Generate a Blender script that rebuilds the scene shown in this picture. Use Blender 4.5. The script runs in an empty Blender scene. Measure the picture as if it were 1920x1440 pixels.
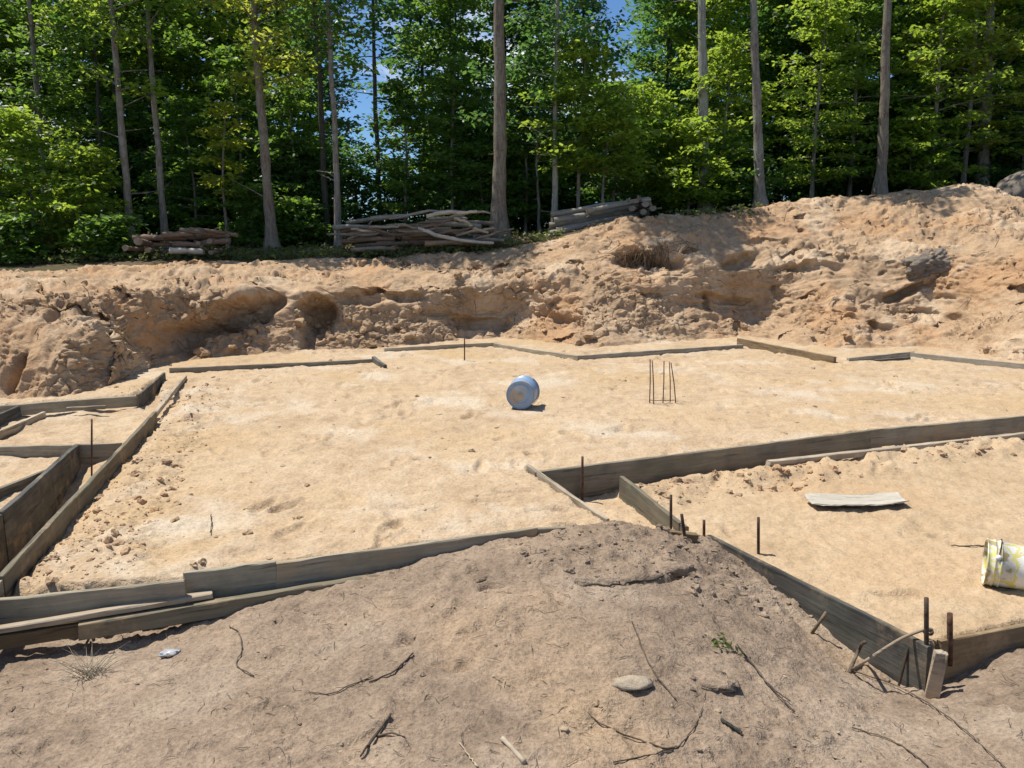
import bpy, math, random
import numpy as np
from mathutils import Vector, Matrix
from mathutils.bvhtree import BVHTree

R = math.radians
S = bpy.context.scene
COL = S.collection

# ------------------------------------------------------------------ camera
CAM = np.array([0.0, 0.0, 1.7]); PITCH = R(10.0); F = 1440.0
cam_d = bpy.data.cameras.new('camera'); cam = bpy.data.objects.new('camera', cam_d); COL.objects.link(cam)
cam_d.sensor_width = 36; cam_d.lens = 27; cam_d.clip_start = 0.05; cam_d.clip_end = 600
cam.location = CAM; cam.rotation_euler = (R(90) - PITCH, 0, 0)
S.camera = cam

# ------------------------------------------------------------------ sky, sun, exposure
SUN_ELEV = R(65); SUN_AZ = math.atan2(-0.90, 0.43)          # azimuth from +Y towards +X
w = bpy.data.worlds.new('World'); S.world = w; w.use_nodes = True
nt = w.node_tree; nt.nodes.clear()
out = nt.nodes.new('ShaderNodeOutputWorld'); bg = nt.nodes.new('ShaderNodeBackground')
sky = nt.nodes.new('ShaderNodeTexSky'); sky.sky_type = 'NISHITA'; sky.sun_disc = False
sky.sun_elevation = SUN_ELEV; sky.sun_rotation = SUN_AZ; sky.air_density = 1.0; sky.dust_density = 0.15; sky.ozone_density = 2.5
tc = nt.nodes.new('ShaderNodeTexCoord'); mp = nt.nodes.new('ShaderNodeMapping'); mp.inputs['Scale'].default_value = (1, 1, 2.2)
ns = nt.nodes.new('ShaderNodeTexNoise'); ns.inputs['Scale'].default_value = 3.1; ns.inputs['Detail'].default_value = 7; ns.inputs['Roughness'].default_value = .55
cr = nt.nodes.new('ShaderNodeValToRGB'); cr.color_ramp.elements[0].position = .53; cr.color_ramp.elements[1].position = .66
mx = nt.nodes.new('ShaderNodeMixRGB'); mx.inputs['Color2'].default_value = (11, 11.3, 12, 1)
nt.links.new(tc.outputs['Generated'], mp.inputs['Vector']); nt.links.new(mp.outputs[0], ns.inputs['Vector'])
nt.links.new(ns.outputs['Fac'], cr.inputs[0]); nt.links.new(cr.outputs[0], mx.inputs['Fac'])
tint = nt.nodes.new('ShaderNodeMixRGB'); tint.blend_type = 'MULTIPLY'; tint.inputs['Fac'].default_value = 1; tint.inputs['Color2'].default_value = (.66, .88, 1.12, 1)
nt.links.new(sky.outputs[0], tint.inputs['Color1']); nt.links.new(tint.outputs[0], mx.inputs['Color1']); nt.links.new(mx.outputs[0], bg.inputs['Color'])
bg.inputs['Strength'].default_value = 0.085
nt.links.new(bg.outputs[0], out.inputs['Surface'])
sl = bpy.data.lights.new('sun', 'SUN'); sl.energy = 5.0; sl.angle = R(0.53); sl.color = (1, .955, .88)
sun = bpy.data.objects.new('sun', sl); COL.objects.link(sun)
sd = Vector((math.sin(SUN_AZ) * math.cos(SUN_ELEV), math.cos(SUN_AZ) * math.cos(SUN_ELEV), math.sin(SUN_ELEV)))
sun.rotation_euler = sd.to_track_quat('Z', 'Y').to_euler(); sun.location = sd * 60
S.view_settings.view_transform = 'Standard'; S.view_settings.look = 'None'
S.view_settings.exposure = 0.33; S.view_settings.gamma = 1.0; S.view_settings.use_curve_mapping = False
S.render.engine = 'CYCLES'
try:
    S.cycles.max_bounces = 6; S.cycles.diffuse_bounces = 3; S.cycles.transmission_bounces = 4; S.cycles.transparent_max_bounces = 4
except Exception: pass

# ------------------------------------------------------------------ helpers
def ray(px, py):
    a = (px - 960) / F; b = (py - 720) / F
    return np.array([a, math.cos(PITCH) - b * math.sin(PITCH), -math.sin(PITCH) - b * math.cos(PITCH)])
def G(px, py, z=0.0):
    d = ray(px, py); return CAM + d * ((z - CAM[2]) / d[2])
def D(px, py, y):
    d = ray(px, py); return CAM + d * (y / d[1])
def proj(p):
    c, s = math.cos(PITCH), math.sin(PITCH)
    q = p - CAM
    dep = q[:, 1] * c - q[:, 2] * s; up = q[:, 1] * s + q[:, 2] * c
    return 960 + F * q[:, 0] / dep, 720 - F * up / dep

_rs = np.random.RandomState(7)
_perm = np.concatenate([_rs.permutation(256)] * 3).astype(np.int32)
_g = _rs.normal(size=(256, 3)).astype(np.float32); _g /= np.linalg.norm(_g, axis=1)[:, None]
def noise(p, scale=1.0, seed=0):
    """gradient noise of an (n,3) array, about -0.7..0.7; scale = size of a feature in metres"""
    q = (np.asarray(p, np.float32) / np.float32(scale)) + np.float32(seed * 17.37)
    i = np.floor(q).astype(np.int32); f = q - i; i &= 255
    u = f * f * f * (f * (f * 6 - 15) + 10)
    r = 0
    for dx in (0, 1):
        wx = u[:, 0] if dx else 1 - u[:, 0]
        a = _perm[i[:, 0] + dx]
        for dy in (0, 1):
            wy = u[:, 1] if dy else 1 - u[:, 1]
            b = _perm[a + i[:, 1] + dy]
            for dz in (0, 1):
                wz = u[:, 2] if dz else 1 - u[:, 2]
                g = _g[_perm[b + i[:, 2] + dz]]
                r = r + wx * wy * wz * (g[:, 0] * (f[:, 0] - dx) + g[:, 1] * (f[:, 1] - dy) + g[:, 2] * (f[:, 2] - dz))
    return r
def fbm(p, scale, octaves=4, gain=.5, seed=0):
    r = 0; a = 1
    for k in range(octaves):
        r = r + a * noise(p, scale / 2 ** k, seed + k); a *= gain
    return r
def ridged(p, scale, octaves=3, seed=0):
    r = 0; a = 1
    for k in range(octaves):
        r = r + a * (0.5 - np.abs(noise(p, scale / 2 ** k, seed + k)) * 1.6); a *= .5
    return r
def cells(p, scale, seed=0):
    """broken-earth lumps: (distance to nearest cell point, gap to the second, a random value per cell)"""
    q = np.asarray(p, np.float32) / np.float32(scale) + np.float32(seed * 9.7); i0 = np.floor(q).astype(np.int32)
    d1 = np.full(len(q), 9, np.float32); d2 = d1.copy(); rv = np.zeros(len(q), np.float32)
    for dx in (-1, 0, 1):
        for dy in (-1, 0, 1):
            for dz in (-1, 0, 1):
                c = i0 + np.array([dx, dy, dz], np.int32); h = _perm[_perm[_perm[c[:, 0] & 255] + (c[:, 1] & 255)] + (c[:, 2] & 255)]
                j = _g[h] * .45 + .5; d = np.sqrt(((c + j - q) ** 2).sum(1)); m_ = d < d1
                d2 = np.where(m_, d1, np.minimum(d2, d)); rv = np.where(m_, h / 255.0, rv); d1 = np.where(m_, d, d1)
    return d1, d2 - d1, rv
def sstep(a, b, x):
    t = np.clip((x - a) / (b - a), 0, 1); return t * t * (3 - 2 * t)
def polydist(x, y, poly):
    """signed distance to a polygon in plan, negative inside"""
    P = np.asarray(poly)[:, :2]; n = len(P); d = np.full(x.shape, 1e9); ins = np.zeros(x.shape, bool)
    for k in range(n):
        ax, ay = P[k]; bx, by = P[(k + 1) % n]
        ex, ey = bx - ax, by - ay; l2 = ex * ex + ey * ey + 1e-12
        t = np.clip(((x - ax) * ex + (y - ay) * ey) / l2, 0, 1)
        d = np.minimum(d, np.hypot(x - ax - t * ex, y - ay - t * ey))
        c = ((ay > y) != (by > y)) & (x < ex * (y - ay) / (ey + 1e-12) + ax)
        ins ^= c
    return np.where(ins, -d, d)

def mesh_np(name, V, Fq, mat, smooth=True):
    """V (n,3), Fq (m,k) all faces of k corners"""
    me = bpy.data.meshes.new(name); V = np.asarray(V, np.float32); Fq = np.asarray(Fq, np.int32); k = Fq.shape[1]
    me.vertices.add(len(V)); me.vertices.foreach_set('co', V.ravel())
    me.loops.add(Fq.size); me.loops.foreach_set('vertex_index', Fq.ravel())
    me.polygons.add(len(Fq)); me.polygons.foreach_set('loop_start', np.arange(len(Fq), dtype=np.int32) * k)
    me.polygons.foreach_set('use_smooth', np.full(len(Fq), smooth))
    me.update(calc_edges=True)
    if mat: me.materials.append(mat)
    return me
class MB:
    """collects quads and triangles into one mesh"""
    def __init__(s): s.v = []; s.f = []; s.n = 0
    def add(s, V, Fs):
        s.v.append(np.asarray(V, float)); s.f += [tuple(int(i) + s.n for i in f) for f in Fs]; s.n += len(V)
    def mesh(s, name, mat, smooth=True):
        me = bpy.data.meshes.new(name); V = np.concatenate(s.v)
        me.from_pydata(V.tolist(), [], s.f); me.polygons.foreach_set('use_smooth', [smooth] * len(me.polygons))
        if mat: me.materials.append(mat)
        me.update(); return me
def link(name, me, parent=None, loc=None, rot=None):
    o = bpy.data.objects.new(name, me); COL.objects.link(o)
    if parent: o.parent = parent
    if loc is not None: o.location = loc
    if rot is not None: o.rotation_euler = rot
    return o
def tag(o, label=None, cat=None, group=None, kind=None):
    if label: o['label'] = label
    if cat: o['category'] = cat
    if group: o['group'] = group
    if kind: o['kind'] = kind
    return o
def tube(pts, radii, sides=7, cap=True, wob=0.0, rng=None):
    P = np.asarray(pts, float); n = len(P); rad = np.broadcast_to(np.asarray(radii, float), (n,))
    T = np.gradient(P, axis=0); T /= np.linalg.norm(T, axis=1)[:, None] + 1e-9
    a = np.array([0, 0, 1.0]) if abs(T[0, 2]) < .9 else np.array([1.0, 0, 0])
    V = []
    for k in range(n):
        b = np.cross(T[k], a); b /= np.linalg.norm(b) + 1e-9; a = np.cross(b, T[k])
        ang = np.arange(sides) * 2 * math.pi / sides
        r = rad[k] * (1 + (rng.uniform(-wob, wob, sides) if wob else 0))
        V.append(P[k] + (np.cos(ang) * r)[:, None] * a + (np.sin(ang) * r)[:, None] * b)
    V = np.concatenate(V); Fs = []
    for k in range(n - 1):
        for j in range(sides):
            j2 = (j + 1) % sides
            Fs.append((k * sides + j, k * sides + j2, (k + 1) * sides + j2, (k + 1) * sides + j))
    if cap: Fs.append(tuple(range(sides - 1, -1, -1))); Fs.append(tuple((n - 1) * sides + j for j in range(sides)))
    return V, Fs

# ------------------------------------------------------------------ materials
def mat(name):
    m = bpy.data.materials.new(name); m.use_nodes = True; t = m.node_tree; b = t.nodes['Principled BSDF']
    b.inputs['Specular IOR Level'].default_value = .25
    return m, t, b
def N(t, kind, **kw):
    n = t.nodes.new(kind)
    for k, v in kw.items():
        if k in n.inputs: n.inputs[k].default_value = v
        else: setattr(n, k, v)
    return n
def L(t, a, b): t.links.new(a, b)
def tex(t, co, scale, detail=4, rough=.55, vec=None):
    n = N(t, 'ShaderNodeTexNoise', Scale=scale, Detail=detail, Roughness=rough)
    if vec is not None:
        m = N(t, 'ShaderNodeMapping'); m.inputs['Scale'].default_value = vec; L(t, co, m.inputs['Vector']); co = m.outputs[0]
    L(t, co, n.inputs['Vector']); return n.outputs['Fac']
def ramp(t, fac, stops):
    r = N(t, 'ShaderNodeValToRGB'); e = r.color_ramp.elements
    while len(e) < len(stops): e.new(.5)
    for k, (p, c) in enumerate(stops): e[k].position = p; e[k].color = (c[0], c[1], c[2], 1) if not isinstance(c, (int, float)) else (c, c, c, 1)
    L(t, fac, r.inputs[0]); return r.outputs[0]
def mix(t, fac, a, b, mode='MIX'):
    m = N(t, 'ShaderNodeMixRGB', blend_type=mode)
    for s, v in (('Fac', fac), ('Color1', a), ('Color2', b)):
        if isinstance(v, (int, float)): m.inputs[s].default_value = v if s == 'Fac' else (v, v, v, 1)
        elif isinstance(v, tuple): m.inputs[s].default_value = (*v, 1)
        else: L(t, v, m.inputs[s])
    return m.outputs[0]
def bump(t, b, h, strength, dist):
    n = N(t, 'ShaderNodeBump', Strength=strength, Distance=dist); L(t, h, n.inputs['Height']); L(t, n.outputs[0], b.inputs['Normal'])
def earth(name, dark, mid, light, patch, patch_amt, fine=1.0, bstr=.6, pale=None, grain=.6):
    m, t, b = mat(name); co = N(t, 'ShaderNodeNewGeometry').outputs['Position']
    n1 = tex(t, co, 1.1, 6, .6); n2 = tex(t, co, 7 * fine, 5, .65); n3 = tex(t, co, 45 * fine, 3, .7)
    c = ramp(t, n1, [(.3, dark), (.5, mid), (.68, light)])
    c2 = ramp(t, n2, [(.28, dark), (.52, mid), (.75, light)])
    c = mix(t, .55, c, c2)
    pf = ramp(t, tex(t, co, .55, 5, .62), [(.50, 0), (.62, patch_amt)])
    c = mix(t, pf, c, patch)
    if pale: c = mix(t, ramp(t, tex(t, co, .8, 5, .6, (1, 1, 1.4)), [(.53, 0), (.64, .7)]), c, pale)
    c = mix(t, grain, c, ramp(t, n3, [(.3, .55), (.5, 1.0), (.72, 1.35)]), 'MULTIPLY')
    L(t, c, b.inputs['Base Color']); b.inputs['Roughness'].default_value = .95; b.inputs['Specular IOR Level'].default_value = .1
    h = mix(t, .4, n2, n3); bump(t, b, h, bstr, .03)
    return m
M = {}
M['sand'] = earth('sand_mat', (.315, .216, .126), (.462, .340, .216), (.545, .435, .30), (.42, .29, .15), .65, .9, bstr=1.0, pale=(.53, .45, .34), grain=.5)
M['bay_sand'] = earth('bay_sand_mat', (.33, .23, .13), (.445, .325, .20), (.525, .41, .27), (.42, .28, .155), .6, .9, bstr=.9, grain=.4)
M['topsoil'] = earth('topsoil_mat', (.14, .102, .07), (.265, .197, .138), (.38, .288, .205), (.35, .245, .148), .65, 1.3, 1.0, (.36, .285, .21), .75)
M['bank'] = earth('bank_mat', (.255, .163, .092), (.43, .296, .18), (.55, .41, .27), (.42, .245, .125), .75, 1.5, 1.0, (.56, .43, .29))
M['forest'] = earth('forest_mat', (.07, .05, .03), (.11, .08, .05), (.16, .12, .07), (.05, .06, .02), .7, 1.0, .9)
M['pebble'] = earth('pebble_mat', (.26, .19, .12), (.38, .29, .19), (.55, .45, .33), (.30, .22, .14), .5, 2, .3)
def wood(name, dark, mid, light, stain=(.10, .09, .08), sf=.5, green=0.0):
    m, t, b = mat(name); tcn = N(t, 'ShaderNodeTexCoord'); co = tcn.outputs['Object']
    oi = N(t, 'ShaderNodeObjectInfo'); ad = N(t, 'ShaderNodeVectorMath', operation='ADD'); L(t, co, ad.inputs[0])
    sc = N(t, 'ShaderNodeVectorMath', operation='SCALE'); sc.inputs['Scale'].default_value = 13.0
    cmb = N(t, 'ShaderNodeCombineXYZ'); 
    for k in range(3): L(t, oi.outputs['Random'], cmb.inputs[k])
    L(t, cmb.outputs[0], sc.inputs[0]); L(t, sc.outputs[0], ad.inputs[1]); co = ad.outputs[0]
    g1 = tex(t, co, 1, 6, .65, (3, 55, 55)); g2 = tex(t, co, 1, 3, .6, (1.2, 9, 9)); g3 = tex(t, co, 4.5, 5, .6)
    c = mix(t, .5, ramp(t, g1, [(.3, dark), (.5, mid), (.7, light)]), ramp(t, g2, [(.3, dark), (.5, mid), (.7, light)]))
    c = mix(t, ramp(t, g3, [(.48, 0), (.7, sf)]), c, stain)
    c = mix(t, ramp(t, tex(t, co, 1, 4, .7, (1.6, 30, 30)), [(.56, 0), (.66, .75)]), c, tuple(q * .45 for q in dark))
    c = mix(t, ramp(t, tex(t, co, 2.8, 6, .7), [(.53, 0), (.64, .55)]), c, (.36, .27, .17))
    if green: c = mix(t, ramp(t, tex(t, co, 2.3, 4, .6), [(.5, 0), (.66, green)]), c, (.12, .14, .10))
    c = mix(t, 1.0, c, ramp(t, oi.outputs['Random'], [(0, (.66, .64, .60)), (.5, (.95, .94, .92)), (1, (1.15, 1.10, 1.0))]), 'MULTIPLY')
    L(t, c, b.inputs['Base Color']); b.inputs['Roughness'].default_value = .85
    bump(t, b, mix(t, .4, g1, g3), .8, .008)
    return m
M['grey_wood'] = wood('weathered_board_mat', (.19, .165, .12), (.30, .265, .20), (.42, .375, .295), sf=.4, green=.35)
M['rear_wood'] = wood('silvery_board_mat', (.22, .19, .145), (.36, .32, .25), (.50, .45, .37), sf=.4, green=.25)
M['pale_wood'] = wood('pale_batten_mat', (.25, .20, .145), (.38, .32, .24), (.52, .45, .36))
M['dark_wood'] = wood('dark_board_mat', (.035, .033, .030), (.078, .075, .068), (.14, .134, .122), (.27, .25, .22), .35, .3)
M['shaded_wood'] = wood('shaded_board_mat', (.075, .064, .046), (.14, .122, .088), (.22, .195, .145), (.26, .22, .16), .2, .3)  # board colour darkened to carry the shade on faces away from the sun
M['brown_wood'] = wood('brown_board_mat', (.14, .095, .05), (.22, .16, .09), (.31, .24, .15))
M['old_log'] = wood('old_log_mat', (.09, .065, .045), (.23, .18, .135), (.40, .335, .265))
M['red_log'] = wood('red_log_mat', (.10, .06, .04), (.22, .145, .10), (.38, .29, .22))
M['white_log'] = wood('white_log_mat', (.34, .30, .25), (.52, .47, .40), (.66, .61, .54), (.2, .17, .13), .4)
M['stack_log'] = wood('stack_log_mat', (.16, .15, .125), (.27, .255, .215), (.38, .36, .31))
M['twig'] = wood('twig_mat', (.055, .04, .03), (.10, .075, .055), (.16, .125, .09))
M['pale_twig'] = wood('pale_twig_mat', (.24, .18, .12), (.40, .32, .23), (.55, .46, .34))
def bark(name, dark, light, lich):
    m, t, b = mat(name); tcn = N(t, 'ShaderNodeTexCoord'); co = tcn.outputs['Object']
    g1 = tex(t, co, 1, 6, .7, (26, 26, 5)); g2 = tex(t, co, 3.0, 5, .6, (1, 1, .45)); g3 = tex(t, co, 9, 4, .6, (1, 1, 1.6))
    c = ramp(t, g1, [(.3, dark), (.6, light)])
    c = mix(t, ramp(t, g2, [(.47, 0), (.62, .65)]), c, lich)
    c = mix(t, ramp(t, g3, [(.55, 0), (.68, .5)]), c, dark)
    L(t, c, b.inputs['Base Color']); b.inputs['Roughness'].default_value = .9; bump(t, b, g1, 1.0, .04)
    return m
M['bark'] = bark('grey_bark_mat', (.09, .07, .055), (.30, .26, .215), (.34, .34, .28))
M['bark_pale'] = bark('pale_bark_mat', (.16, .15, .12), (.42, .40, .34), (.36, .38, .29))
M['bark_brown'] = bark('brown_bark_mat', (.08, .06, .045), (.28, .225, .17), (.27, .26, .19))
M['bark_dark'] = bark('dark_bark_mat', (.035, .03, .025), (.10, .09, .075), (.07, .075, .055))
def leaf(name, base, base2, trans, trans2, tf=.5):
    m = bpy.data.materials.new(name); m.use_nodes = True; t = m.node_tree; t.nodes.clear()
    o = N(t, 'ShaderNodeOutputMaterial'); geo = N(t, 'ShaderNodeNewGeometry'); rnd = geo.outputs['Random Per Island']
    pr = N(t, 'ShaderNodeBsdfPrincipled'); pr.inputs['Roughness'].default_value = .42; pr.inputs['Specular IOR Level'].default_value = .38
    tr = N(t, 'ShaderNodeBsdfTranslucent'); ms = N(t, 'ShaderNodeMixShader'); ms.inputs[0].default_value = tf
    L(t, mix(t, rnd, base, base2), pr.inputs['Base Color']); L(t, mix(t, rnd, trans, trans2), tr.inputs['Color'])
    L(t, pr.outputs[0], ms.inputs[1]); L(t, tr.outputs[0], ms.inputs[2]); L(t, ms.outputs[0], o.inputs['Surface'])
    return m
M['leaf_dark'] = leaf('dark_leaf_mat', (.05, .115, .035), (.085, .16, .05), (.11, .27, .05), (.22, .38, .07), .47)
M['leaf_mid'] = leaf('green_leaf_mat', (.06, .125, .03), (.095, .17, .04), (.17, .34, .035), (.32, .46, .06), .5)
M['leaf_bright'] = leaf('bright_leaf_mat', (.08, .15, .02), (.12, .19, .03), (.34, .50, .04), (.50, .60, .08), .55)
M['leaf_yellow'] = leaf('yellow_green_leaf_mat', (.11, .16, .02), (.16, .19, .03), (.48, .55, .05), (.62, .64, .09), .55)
M['weed'] = leaf('weed_mat', (.07, .10, .03), (.13, .13, .05), (.20, .28, .05), (.30, .32, .10), .4)
m, t, b = mat('rusty_steel_mat'); co = N(t, 'ShaderNodeTexCoord').outputs['Object']
L(t, ramp(t, tex(t, co, 30, 4), [(.35, (.05, .028, .018)), (.65, (.16, .08, .045))]), b.inputs['Base Color']); b.inputs['Roughness'].default_value = .8; M['rust'] = m
m, t, b = mat('dark_steel_mat'); co = N(t, 'ShaderNodeTexCoord').outputs['Object']
L(t, ramp(t, tex(t, co, 25, 4), [(.35, (.035, .025, .018)), (.65, (.095, .06, .038))]), b.inputs['Base Color']); b.inputs['Roughness'].default_value = .75; M['steel'] = m

# ------------------------------------------------------------------ ground sheet (sand pad, trenches, front soil)
zR = -.14
T_line = [G(-500, 1175), G(0, 1106), G(345, 1084), G(515, 1057), G(1000, 992), G(1140, 986)]
O_line = [G(1005, 884, .02), G(1630, 806, .02), G(1920, 780, .02), G(2600, 722, .02)]
P_line = [G(990, 871, .03), G(1140, 973, .0)]
Q_line = [G(1165, 892, -.06), G(1287, 988, -.08)]
V_line = [G(1330, 1003, -.12), G(1745, 1212, -.12)]
W_line = [G(1762, 1201, -.12), G(1920, 1166, -.12), G(2600, 1040, -.12)]
C_line = [G(143, 833, .0), G(0, 960, .0), G(-260, 1190, .0)]
A_line = [G(345, 704, .07), G(290, 771, .07), G(0, 1080, .07), G(-110, 1200, .07)]
B_line = [G(-300, 842, .0), G(0, 836, .0), G(228, 830, .0)]
fore_poly = T_line + [G(1240, 997, -.03), G(1310, 1003, -.1)] + V_line + W_line + [np.array([8, -2, 0]), np.array([-8, -2, 0])]
right_poly = [O_line[0] + (O_line[1] - O_line[0]) * .16] + O_line[1:] + [np.array([9, 3.4, 0])] + W_line[::-1] + V_line[::-1] + [G(1315, 1012, -.1), G(1262, 1008, -.06)] + Q_line[::-1]
trench_poly = [P_line[0], P_line[1], G(1240, 994, -.03), Q_line[1], Q_line[0], O_line[0] + (O_line[1] - O_line[0]) * .16, O_line[0]]
ltrench_poly = [C_line[0], C_line[1], C_line[2], A_line[3], A_line[2], G(215, 853, .0), B_line[2]]
left_poly = [B_line[2], C_line[0], C_line[1], C_line[2], np.array([-9, 2.2, 0]), np.array([-9, 9, 0]), G(0, 760), G(258, 738), G(300, 705), A_line[1]]

ctrl = [(-400, 1250, -.30), (0, 1200, -.27), (170, 1205, -.27), (300, 1185, -.25), (400, 1150, -.20), (560, 1108, -.14), (740, 1068, -.09), (860, 1035, -.05), (960, 1012, -.02),
        (1060, 1000, .02), (1140, 988, .035), (1230, 1000, .02), (1320, 1018, -.10), (1420, 1085, -.21), (1500, 1148, -.27), (1580, 1225, -.34), (1650, 1270, -.36),
        (1740, 1296, -.35), (1800, 1272, -.30), (1920, 1232, -.22), (2200, 1180, -.2), (1560, 1290, -.20), (1700, 1350, -.22), (1900, 1330, -.17),
        (0, 1440, -.14), (0, 1300, -.20), (300, 1300, -.16), (600, 1240, -.09), (600, 1440, -.08), (960, 1440, -.05), (960, 1250, .0), (1000, 1120, .03), (1150, 1060, .05),
        (1200, 1160, .04), (1300, 1300, -.04), (1400, 1200, -.08), (1300, 1090, -.04), (1440, 1440, -.10), (1900, 1440, -.14), (900, 1090, .0), (740, 1150, -.06)]
cp = np.array([G(*c) for c in ctrl] + [np.array([-5, 0, -.15]), np.array([0, 0, .0]), np.array([5, 0, -.15]), np.array([7, 2.5, -.2]), np.array([-7, 2.5, -.25])])
def tps_fit(X, z, lam=.004):
    n = len(X); d = np.linalg.norm(X[:, None] - X[None], axis=2); K = np.where(d > 0, d * d * np.log(d + 1e-12), 0) + lam * np.eye(n)
    Pm = np.c_[np.ones(n), X]; A = np.block([[K, Pm], [Pm.T, np.zeros((3, 3))]])
    return np.linalg.solve(A, np.r_[z, 0, 0, 0])
_tw = tps_fit(cp[:, :2], cp[:, 2])
def fore_z(x, y):
    r = _tw[-3] + _tw[-2] * x + _tw[-1] * y
    for k in range(len(cp)):
        d2 = (x - cp[k, 0]) ** 2 + (y - cp[k, 1]) ** 2
        r = r + _tw[k] * .5 * d2 * np.log(d2 + 1e-9)
    return np.clip(r, -.42, .1)

ys = list(np.arange(-1.9, 1.62, .08)); yv = 1.62
while yv < 15.2: ys.append(yv); yv += .0052 * yv
ys = np.array(ys); NX = 740; s = np.linspace(-1, 1, NX)
X = s[None, :] * (2.2 + .82 * np.maximum(ys, 0))[:, None]; Y = np.repeat(ys[:, None], NX, 1)
x = X.ravel(); y = Y.ravel(); P3 = np.c_[x, y, np.zeros_like(x)]
wob = noise(P3, .35, 3) * .03 + noise(P3, .09, 4) * .012
dF = polydist(x, y, fore_poly); dR = polydist(x, y, right_poly) + wob * .3; dT = polydist(x, y, trench_poly); dLT = polydist(x, y, ltrench_poly); dL = polydist(x, y, left_poly)
n_big = fbm(P3, 1.6, 3, .5, 11); n_mid = fbm(P3, .28, 3, .5, 12); n_fine = fbm(P3, .07, 3, .6, 13); n_rid = ridged(P3, .16, 2, 14)
z = .012 * n_big + .016 * n_mid + .011 * n_fine
# scuffed patches (footprints) on the pad
z -= .026 * sstep(.15, .40, noise(P3, .33, 21)) * sstep(0, .3, noise(P3, 1.7, 22) + .2) + .012 * sstep(.1, .4, noise(P3 * [1, .7, 1], .13, 23))
# rough earth kicked up beside the boards on the near left of the pad
dA = polydist(x, y, [A_line[0], A_line[1], A_line[2], A_line[3], A_line[3] + [.001, 0, 0], A_line[0] + [.001, 0, 0]])
z += (np.exp(-(np.abs(dA - .32) / .30) ** 2) * (.055 * n_mid + .035 * n_rid + .02 * n_fine) - .075 * np.exp(-(dA / .15) ** 2)) * sstep(10.3, 8.5, y)
dTl = polydist(x, y, [T_line[0], T_line[1], T_line[2], T_line[2] + [0, .001, 0]])
z += np.exp(-(dTl / .35) ** 2) * (.03 * n_mid + .02 * n_rid)
# footprints and scrapes trodden into the damp fill
rf = np.random.RandomState(77)
def prints(zz, n, xr, yr, dep):
    for k in range(n):
        cx, cy = rf.uniform(*xr), rf.uniform(*yr); q = rf.uniform(0, 6.28); m_ = np.flatnonzero((np.abs(x - cx) < .3) & (np.abs(y - cy) < .3))
        if not len(m_): continue
        u_ = (x[m_] - cx) * math.cos(q) + (y[m_] - cy) * math.sin(q); v_ = -(x[m_] - cx) * math.sin(q) + (y[m_] - cy) * math.cos(q)
        r_ = np.sqrt((u_ / .145) ** 2 + (v_ / (.050 + .012 * np.sin(u_ * 20))) ** 2); dd = dep * rf.uniform(.5, 1.2)
        zz[m_] += -dd * np.exp(-r_ ** 6) + dd * .45 * np.exp(-((r_ - 1.35) / .28) ** 2)
prints(z, 420, (-4.8, 8), (3.6, 13), .030)
z += .020 * ridged(np.c_[x * .8 + y * .5, y * .8 - x * .3, x * 0], .16, 3, 91) * sstep(-.2, .3, noise(P3, .9, 92))
for k in range(26):                                                # shovel and board drag marks
    a0 = np.array([rf.uniform(-3.5, 6), rf.uniform(4.5, 12.5)]); q = rf.normal(.1, .5); l_ = rf.uniform(.5, 2.2); u_ = (x - a0[0]) * math.cos(q) + (y - a0[1]) * math.sin(q); v_ = -(x - a0[0]) * math.sin(q) + (y - a0[1]) * math.cos(q) + .08 * np.sin(u_ * 2 + k)
    z -= .012 * np.exp(-(v_ / .03) ** 2) * sstep(0, .15, u_) * sstep(l_, l_ - .2, u_)
z = np.minimum(z, np.minimum(-.004 + .12 * dTl, .05 + 0 * x) + .0)
zr = zR + .02 * n_big + .022 * n_mid + .012 * n_fine
prints(zr, 130, (.6, 6), (2.8, 8), .026)
zr += .016 * ridged(np.c_[x * .8 + y * .5, y * .8 - x * .3, x * 0], .15, 3, 93)
dO = polydist(x, y, O_line + [p + [0, .001, 0] for p in O_line[::-1]])
zr += np.exp(-((dO - .42) / .26) ** 2) * np.clip(.015 + .09 * n_mid + .05 * ridged(P3, .3, 3, 31), 0, .09) - .09 * np.exp(-(dO / .12) ** 2)
dV = polydist(x, y, V_line + W_line + [p + [0, .001, 0] for p in (W_line[::-1] + V_line[::-1])])
zr = np.minimum(zr, -.130 + dV * .15)
zt = -.24 + .03 * n_mid + .012 * n_fine + .20 * np.exp(-(np.hypot(x - G(1190, 985, -.05)[0], y - G(1190, 985, -.05)[1]) / .22) ** 2)
dAt = polydist(x, y, [A_line[1], A_line[2], A_line[3], A_line[3] + [.001, 0, 0]])
zl = -.36 + .20 * np.exp(-((dAt) / .22) ** 2) + .05 * n_mid + .02 * n_rid
zl += .14 * sstep(5.9, 6.6, y)
zo = -.07 + .05 * n_mid + .03 * n_big + .012 * n_fine - .10 * sstep(6.3, 4.6, y)
e0, e1 = .030, .004
z = z + (zr - z) * sstep(e0, e1, dR)
z = z + (zo - z) * sstep(e0, e1, dL)
z = z + (zt - z) * sstep(e0, e1, dT)
z = z + (zl - z) * sstep(e0, e1, dLT)
fz = fore_z(x, y)
lump = sstep(-.1, .5, noise(P3, 1.1, 41))
mound = np.exp(-(((x - .85) / .75) ** 2 + ((y - 4.15) / .45) ** 2))
fz = fz + .018 * fbm(P3, .7, 3, .5, 42) + .022 * n_mid * (.6 + .8 * lump) + .012 * n_fine + .020 * n_rid * lump * .7 + mound * (.045 * n_mid + .038 * ridged(P3, .13, 3, 47))
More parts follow.
